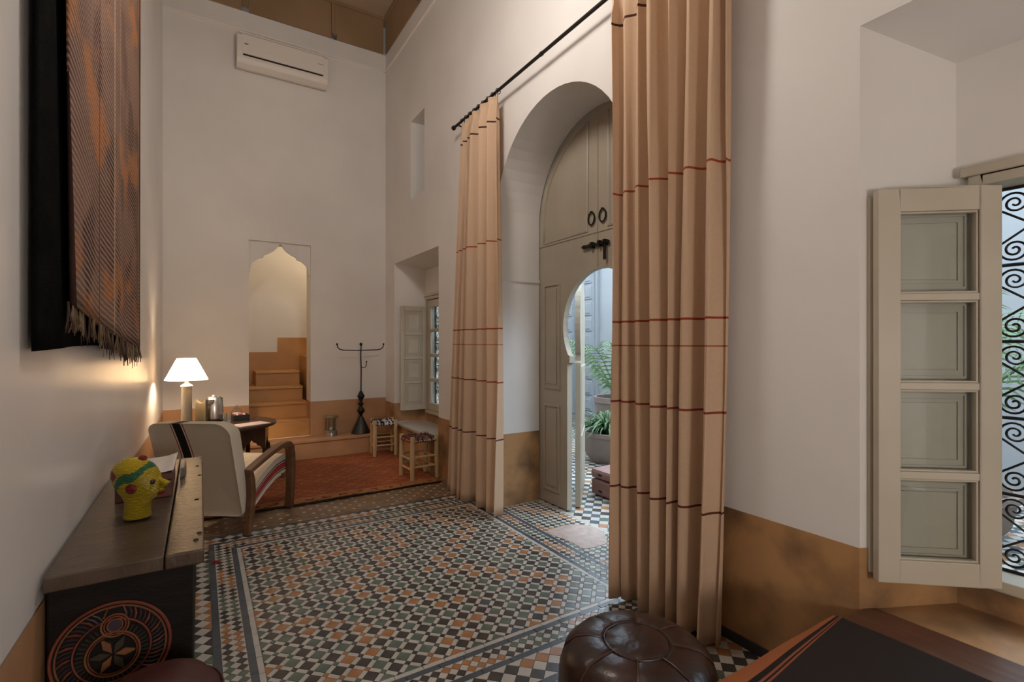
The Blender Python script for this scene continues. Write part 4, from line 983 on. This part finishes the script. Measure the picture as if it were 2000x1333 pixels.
# ------------------------------------------------------------------ rug, stools, coat stand, lantern
def rug_mat():
    m = bpy.data.materials.new('kilim'); m.use_nodes = True; N = m.node_tree.nodes; L = m.node_tree.links
    b = N['Principled BSDF']; b.inputs['Roughness'].default_value = .95; b.inputs['Specular IOR Level'].default_value = .1
    tc = N.new('ShaderNodeTexCoord')
    def nz(scale, st, det=4):
        q = N.new('ShaderNodeMapping'); L.new(tc.outputs['Object'], q.inputs[0]); q.inputs['Scale'].default_value = st
        n = N.new('ShaderNodeTexNoise'); n.inputs['Scale'].default_value = scale; n.inputs['Detail'].default_value = det; L.new(q.outputs[0], n.inputs['Vector']); return n.outputs['Fac']
    def ramp(f, a, c):
        r = N.new('ShaderNodeMapRange'); r.inputs[1].default_value = a; r.inputs[2].default_value = c; L.new(f, r.inputs[0]); return r.outputs[0]
    cur = mixc(N, L, ramp(nz(6, (1, 1, 1)), .4, .6), (.33, .105, .045), (.42, .155, .06))
    cur = mixc(N, L, ramp(nz(70, (1, 1, 1), 2), .5, .62), cur, (.20, .05, .028))
    for sc, rot, lo in ((9, .78, .80), (9, -.78, .80)):
        q = N.new('ShaderNodeMapping'); L.new(tc.outputs['Object'], q.inputs[0]); q.inputs['Rotation'].default_value = (0, 0, rot)
        w = N.new('ShaderNodeTexWave'); w.inputs['Scale'].default_value = sc * .35; w.inputs['Distortion'].default_value = .8; w.inputs['Detail'].default_value = 3; w.inputs['Detail Scale'].default_value = 4; L.new(q.outputs[0], w.inputs['Vector'])
        cur = mixc(N, L, ramp(w.outputs['Fac'], lo, 1.05), cur, (.25, .075, .038))
    sx = N.new('ShaderNodeSeparateXYZ'); L.new(tc.outputs['Object'], sx.inputs[0])
    ch_ = N.new('ShaderNodeTexChecker'); ch_.inputs['Scale'].default_value = 14; L.new(tc.outputs['Object'], ch_.inputs['Vector']); ch_.inputs[1].default_value = (.34, .15, .06, 1); ch_.inputs[2].default_value = (.19, .035, .022, 1)
    cur = mixc(N, L, math_node(N, L, 'LESS_THAN', sx.outputs['Y'], 4.72), cur, mixc(N, L, ramp(nz(20, (1, 1, 1)), .42, .58), ch_.outputs[0], (.36, .17, .07)))
    cur = mixc(N, L, math_node(N, L, 'COMPARE', sx.outputs['Y'], 4.735, .008), cur, (.42, .24, .10))
    cur = mixc(N, L, math_node(N, L, 'LESS_THAN', sx.outputs['Y'], 4.612), cur, (.03, .022, .016))
    L.new(cur, b.inputs['Base Color'])
    n = N.new('ShaderNodeTexNoise'); n.inputs['Scale'].default_value = 180; L.new(tc.outputs['Object'], n.inputs['Vector'])
    bp = N.new('ShaderNodeBump'); bp.inputs['Strength'].default_value = .7; bp.inputs['Distance'].default_value = .01; L.new(n.outputs['Fac'], bp.inputs['Height']); L.new(bp.outputs[0], b.inputs['Normal'])
    return m
m2 = MB().grid(60, 40, lambda u, v: (-.32 + 2.37 * u + .012 * math.sin(v * 9), 4.585 + 1.715 * v + .014 * math.sin(u * 8 + 1) * (1 - v), .008 + .003 * math.sin(u * 23) * (1 - v) + .001 * math.sin(v * 31 + u * 7)))
o = m2.build('rug', rug_mat(), smooth=60); m_ = o.modifiers.new('t', 'SOLIDIFY'); m_.thickness = .008; m_.offset = -1
tag(o, 'orange-red woven rug in front of the platform', 'rug')
STW = mat('peeled_wood', (.50, .36, .20), .55, (.42, .28, .14), 6, 5, stretch=(3, 3, .6), bump=.1, bscale=30)
def stool(label, loc, rz, h, w, cols, seed):
    r_ = random.Random(seed); t = thing('stool', label, 'stool', loc, rz)
    for sx_ in (-1, 1):
        for sy in (-1, 1):
            MB().tube([(sx_ * w / 2, sy * w / 2, 0), (sx_ * (w / 2 - .002), sy * w / 2, h * .5), (sx_ * (w / 2 - .004), sy * (w / 2 - .004), h)], [.022, .0255, .024], 9).build('leg', STW, t, smooth=True)
    for z in (.12, .22):
        for sg in (-1, 1):
            MB().tube([(-w / 2, sg * w / 2, z + .012), (w / 2, sg * w / 2, z + .012)], .0105, 7).build('rung', STW, t, smooth=True)
            MB().tube([(sg * w / 2, -w / 2, z - .012), (sg * w / 2, w / 2, z - .012)], .0105, 7).build('rung', STW, t, smooth=True)
    for sg in (-1, 1):
        MB().tube([(-w / 2, sg * w / 2, h - .045), (w / 2, sg * w / 2, h - .045)], .0115, 7).build('seat_rail', STW, t, smooth=True)
        MB().tube([(sg * w / 2, -w / 2, h - .045), (sg * w / 2, w / 2, h - .045)], .0115, 7).build('seat_rail', STW, t, smooth=True)
    n = 11
    for i in range(n):          # braided rag strips, woven over and under
        for ax in (0, 1):
            p = -w / 2 + w * (i + .5) / n; pts = []
            for k in range(17):
                q = -w / 2 - .012 + (w + .024) * k / 16; z = h - .030 + .011 * math.sin(PI * k * 1.4 + PI * (i + ax)) + r_.uniform(-.004, .006)
                if k in (0, 16): z = h - .055
                pts.append((q, p + r_.uniform(-.004, .004), z) if ax == 0 else (p + r_.uniform(-.004, .004), q, z))
            MB().tube(pts, [.011 * r_.uniform(.75, 1.2) for _ in pts], 6).build('rag_strip', r_.choice(cols), t, smooth=True)
    return t
def rag(nm, c): return mat(nm, c, .9, bump=.5, bscale=120)
blues = [rag('rag_navy', (.03, .04, .09)), rag('rag_white', (.60, .57, .56)), rag('rag_lilac', (.36, .34, .44)), rag('rag_white', (.6, .57, .56)), rag('rag_black', (.02, .02, .025))]
reds = [rag('rag_maroon', (.14, .02, .025)), rag('rag_dark', (.03, .022, .025)), rag('rag_brick', (.20, .05, .035)), rag('rag_grey', (.16, .13, .12)), rag('rag_maroon', (.14, .02, .025))]
stool('peeled wood stool with blue and white braided rag seat', (1.945, 6.12, .0125), -.16, .435, .255, blues, 1)
stool('peeled wood stool with dark red braided rag seat', (1.93, 4.90, .0125), .06, .435, .275, reds, 2)
cs = thing('coat_stand', 'black iron coat stand with conical foot on the platform', 'coat stand', (1.752, 6.45, .243), .1)
MB().lathe([(.118, 0), (.122, .006), (.118, .012), (.028, .205), (.020, .215)], 28).build('conical_foot', mat('hammered_iron', (.05, .052, .05), .38, metal=.85, bump=.3, bscale=60), cs, smooth=30)
MB().lathe([(.014, .21), (.020, .235), (.05, .285), (.02, .335), (.016, .345), (.036, .375), (.016, .40), (.018, .415), (.048, .47), (.018, .53), (.008, .545)], 20).build('knops', IRON, cs, smooth=30)
MB().tube([(0, 0, .53), (.004, 0, .8), (-.003, 0, 1.0), (.003, 0, 1.14)], .008, 8).build('pole', IRON, cs, smooth=True)
MB().lathe([(.004, 1.115), (.016, 1.125), (.019, 1.14), (.012, 1.155), (.003, 1.158)], 14).build('finial', IRON, cs, smooth=True)
for sg in (-1, 1):
    m2 = MB(); m2.tube([(0, 0, 1.06), (sg * .12, 0, 1.062), (sg * .22, 0, 1.064), (sg * .27, 0, 1.075), (sg * .297, 0, 1.10), (sg * .305, 0, 1.13)], .0065, 7); arm_ = m2.build('arm', IRON, cs, smooth=True)
    MB().lathe([(.004, 1.125), (.010, 1.13), (.013, 1.145), (.004, 1.152)], 10, (sg * .305, 0, 0)).build('tip', IRON, arm_, smooth=True)
m2 = MB(); m2.tube([(0, 0, .85), (.03, -.01, .838), (.052, -.015, .842), (.062, -.02, .87), (.066, -.02, .905)], .0055, 7); hk = m2.build('hook', IRON, cs, smooth=True)
MB().lathe([(.004, .902), (.009, .906), (.011, .918), (.003, .924)], 10, (.066, -.02, 0)).build('tip', IRON, hk, smooth=True)
BRASS = mat('aged_brass', (.34, .28, .17), .38, metal=.7, bump=.1, bscale=50)
ln = thing('lantern', 'small glass and pewter lantern on the platform', 'lantern', (1.385, 6.46, .243))
MB().lathe([(.078, 0), (.08, .012), (.072, .03), (.074, .06), (.062, .072)], 28).build('base', mat('pewter', (.32, .30, .28), .3, metal=.7), ln, smooth=True)
MB().lathe([(.064, .072), (.064, .225), (.061, .225), (.061, .076)], 28).build('glass_cylinder', GL, ln, smooth=True)
MB().lathe([(.085, .225), (.088, .232), (.086, .245), (.066, .25), (.066, .24)], 28).build('rim', BRASS, ln, smooth=True)
for k in range(4):
    a = PI / 4 + k * PI / 2; MB().tube([(.069 * math.cos(a), .069 * math.sin(a), .06), (.069 * math.cos(a), .069 * math.sin(a), .235)], .0035, 6).build('stay', BRASS, ln)
MB().lathe([(.02, .0725), (.02, .10), (.003, .102)], 14).build('candle', mat('wax', (.7, .62, .5), .5), ln, smooth=True)
# unseen globe added round the turn to brighten the steps
sl = thing('stair_fill', 'small unseen globe added high in the stairwell to light the steps', 'lamp', (1.85, 7.30, 3.3))
MB().lathe([(.10 * math.sin(a), -.10 * math.cos(a)) for a in [.12 + (PI - .24) * i / 12 for i in range(13)]], 20).build('globe', emis('stair_glow', (1, .78, .52), STAIR), sl, smooth=True)
MB().tube([(0, 0, .098), (0, 0, .89)], .006, 6).build('cord', IRON, sl)

# ------------------------------------------------------------------ air conditioner
ai = thing('air_conditioner', 'white wall-mounted air conditioner high on the end wall', 'air conditioner', (.352, YB, 4.56))
pf = [(0, .03), (-.10, 0), (-.175, .03), (-.20, .075), (-.205, .15), (-.205, .33), (-.18, .37), (-.15, .38), (0, .38)]
m2 = MB(); wA = .985
m2.slab([pf], lambda y, z: (0, y, z), lambda y, z: (wA, y, z)); m2.build('housing', WHITEPL, ai, bevel=.01)
m2 = MB(); m2.box((.05, -.209, .16), (wA - .05, -.203, .345)); m2.build('front_panel', WHITEPL, ai, bevel=.004)
m2 = MB(); m2.box((.06, -.2105, .105), (wA - .06, -.196, .119)); m2.build('outlet_slot', BKPL, ai)
m2 = MB(); m2.quad((.06, -.211, .121), (wA - .06, -.211, .121), (wA - .06, -.2115, .195), (.06, -.2115, .195)); q_ = m2.build('louvre', WHITEPL, ai)
m_ = q_.modifiers.new('t', 'SOLIDIFY'); m_.thickness = .004
MB().box((.075, -.2105, .232), (.115, -.205, .242)).build('badge', BKPL, ai)
m2 = MB(); 
for k in range(4): m2.box((wA - .12 + k * .018, -.2105, .238), (wA - .108 + k * .018, -.205, .246))
m2.build('badge', mat('grey_print', (.2, .2, .2), .5), ai)

# ------------------------------------------------------------------ daybed, blanket, pouf, window board
db_ = thing('daybed', 'low wooden daybed under the dark striped blanket', 'daybed', (0, 0, 0))
MB().box((1.08, -1.15, .10), (1.93, .88, .27)).build('base', DARKWOOD, db_, bevel=.01)
MB().box((1.09, -1.14, .27), (1.935, .897, .405)).build('mattress', LINENW, db_, bevel=.03)
for x in (1.1, 1.85):
    for y in (-1.1, .80): MB().box((x, y, 0), (x + .06, y + .06, .11)).build('foot', DARKWOOD, db_)
BLK_B = (.016, .011, .009)
def blanket_mat():
    m = striped('blanket_wool', 'Y', (), base=(.021, .014, .011)); N = m.node_tree.nodes; L = m.node_tree.links; b = N['Principled BSDF']
    cur = b.inputs['Base Color'].links[0].from_socket; sx = [n for n in N if n.type == 'SEPXYZ'][0]
    q = math_node(N, L, 'DIVIDE', math_node(N, L, 'SUBTRACT', .925, sx.outputs['Y']), math_node(N, L, 'SUBTRACT', 2.40, sx.outputs['X']))
    for lim, c in ((.105, (.24, .07, .03)), (.098, BLK_B), (.092, (.24, .07, .03)), (.084, BLK_B), (.066, (.30, .095, .035))):
        cur = mixc(N, L, math_node(N, L, 'LESS_THAN', q, lim), cur, c)
    L.new(cur, b.inputs['Base Color']); return m
bl_m = blanket_mat()
def blanket(u, v):
    x = 1.02 + .96 * u; y = -1.2 + 2.15 * v; z = .418 + .004 * noise.noise(Vector((x * 5, y * 5, 0)))
    ex = max(0, x - 1.935) * 1.0; ey = max(0, y - .900)
    fl = max(0, 1.10 - x)
    z -= min(.05, 2.2 * max(ex, 0) ** 1.15) + 2.0 * ey * (1 if ey > 0 else 0) + fl * 2.4
    return (min(x, 1.965) if True else x, y - ey * .45, z)
o = MB().grid(60, 90, blanket).build('blanket', bl_m, smooth=60); m_ = o.modifiers.new('t', 'SOLIDIFY'); m_.thickness = .006; m_.offset = 1
tag(o, 'dark brown wool blanket with orange end stripes on the daybed', 'blanket')
BOARD = mat('board_wood', (.075, .030, .017), .32, (.12, .05, .028), 5, 6, stretch=(8, 1, 1))
wb = MB().box((1.985, -.455, .345), (2.185, .897, .390)).build('bench_board', BOARD, bevel=.006); tag(wb, 'dark reddish wooden board along the front of the window seat', 'board')
pf_ = thing('pouf', 'round dark brown leather pouf in front of the cream curtain', 'pouf', (1.245, 1.195, 0))
LEA = mat('brown_leather', (.022, .009, .0065), .33, (.042, .017, .011), 7, 5, bump=.45, bscale=16)
PIP = mat('leather_piping', (.075, .03, .016), .4)
m2 = MB(); NS = 96; pr_ = [(.14, 0), (.235, .02), (.262, .10), (.268, .2), (.262, .30), (.245, .355), (.21, .388), (.16, .398), (.12, .400), (.112, .399), (.108, .3965), (.10, .400), (.06, .404), (.004, .405)]
vs = []
for r, z in pr_:
    for i in range(NS):
        a = 2 * PI * i / NS; q = abs(math.sin(4 * a)) ** .4; k = (.985 + .015 * q) if r > .2 else 1; dz = -.004 * (1 - q) if .1 < r < .25 and z > .3 else 0
        vs.append((r * k * math.cos(a), r * k * math.sin(a), z + dz + .003 * noise.noise(Vector((r * 20 * math.cos(a), r * 20 * math.sin(a), z * 15)))))
m2.add(vs, [(j * NS + i, j * NS + (i + 1) % NS, (j + 1) * NS + (i + 1) % NS, (j + 1) * NS + i) for j in range(len(pr_) - 1) for i in range(NS)] + [tuple(range(NS - 1, -1, -1)), tuple((len(pr_) - 1) * NS + i for i in range(NS))])
m2.build('cushion', LEA, pf_, smooth=60)
for i in range(8):
    a = PI * i / 4; pts = [(r * k_ * math.cos(a), r * k_ * math.sin(a), z + .001) for r, z, k_ in ((.112, .3985, 1), (.14, .398, 1), (.16, .3965, 1), (.21, .385, .985), (.245, .354, .986), (.262, .30, .986), (.268, .2, .986), (.262, .1, .986), (.235, .02, .986))]
    MB().tube(pts, .0022, 5).build('seam', PIP, pf_, smooth=True)
MB().tube([(.108 * math.cos(t), .108 * math.sin(t), .398) for t in [2 * PI * i / 32 for i in range(32)]], .003, 6, closed=True).build('button_piping', LEA, pf_, smooth=True)
# little red tassel beside the chest
ts = thing('tassel_cord', 'red tassel on a pale cord lying on the tiles beside the chest', 'tassel', (.02, 3.68, .004))
MB().tube([(0, 0, .002), (.02, .002, .002), (.045, -.004, .003)], .0018, 5).build('cord', TAS[2], ts)
MB().tube([(.043, -.004, .005), (.06, -.01, .009), (.09, -.018, .007)], [.004, .009, .005], 7).build('tassel_head', mat('tassel_red', (.30, .012, .03), .8), ts, smooth=True)
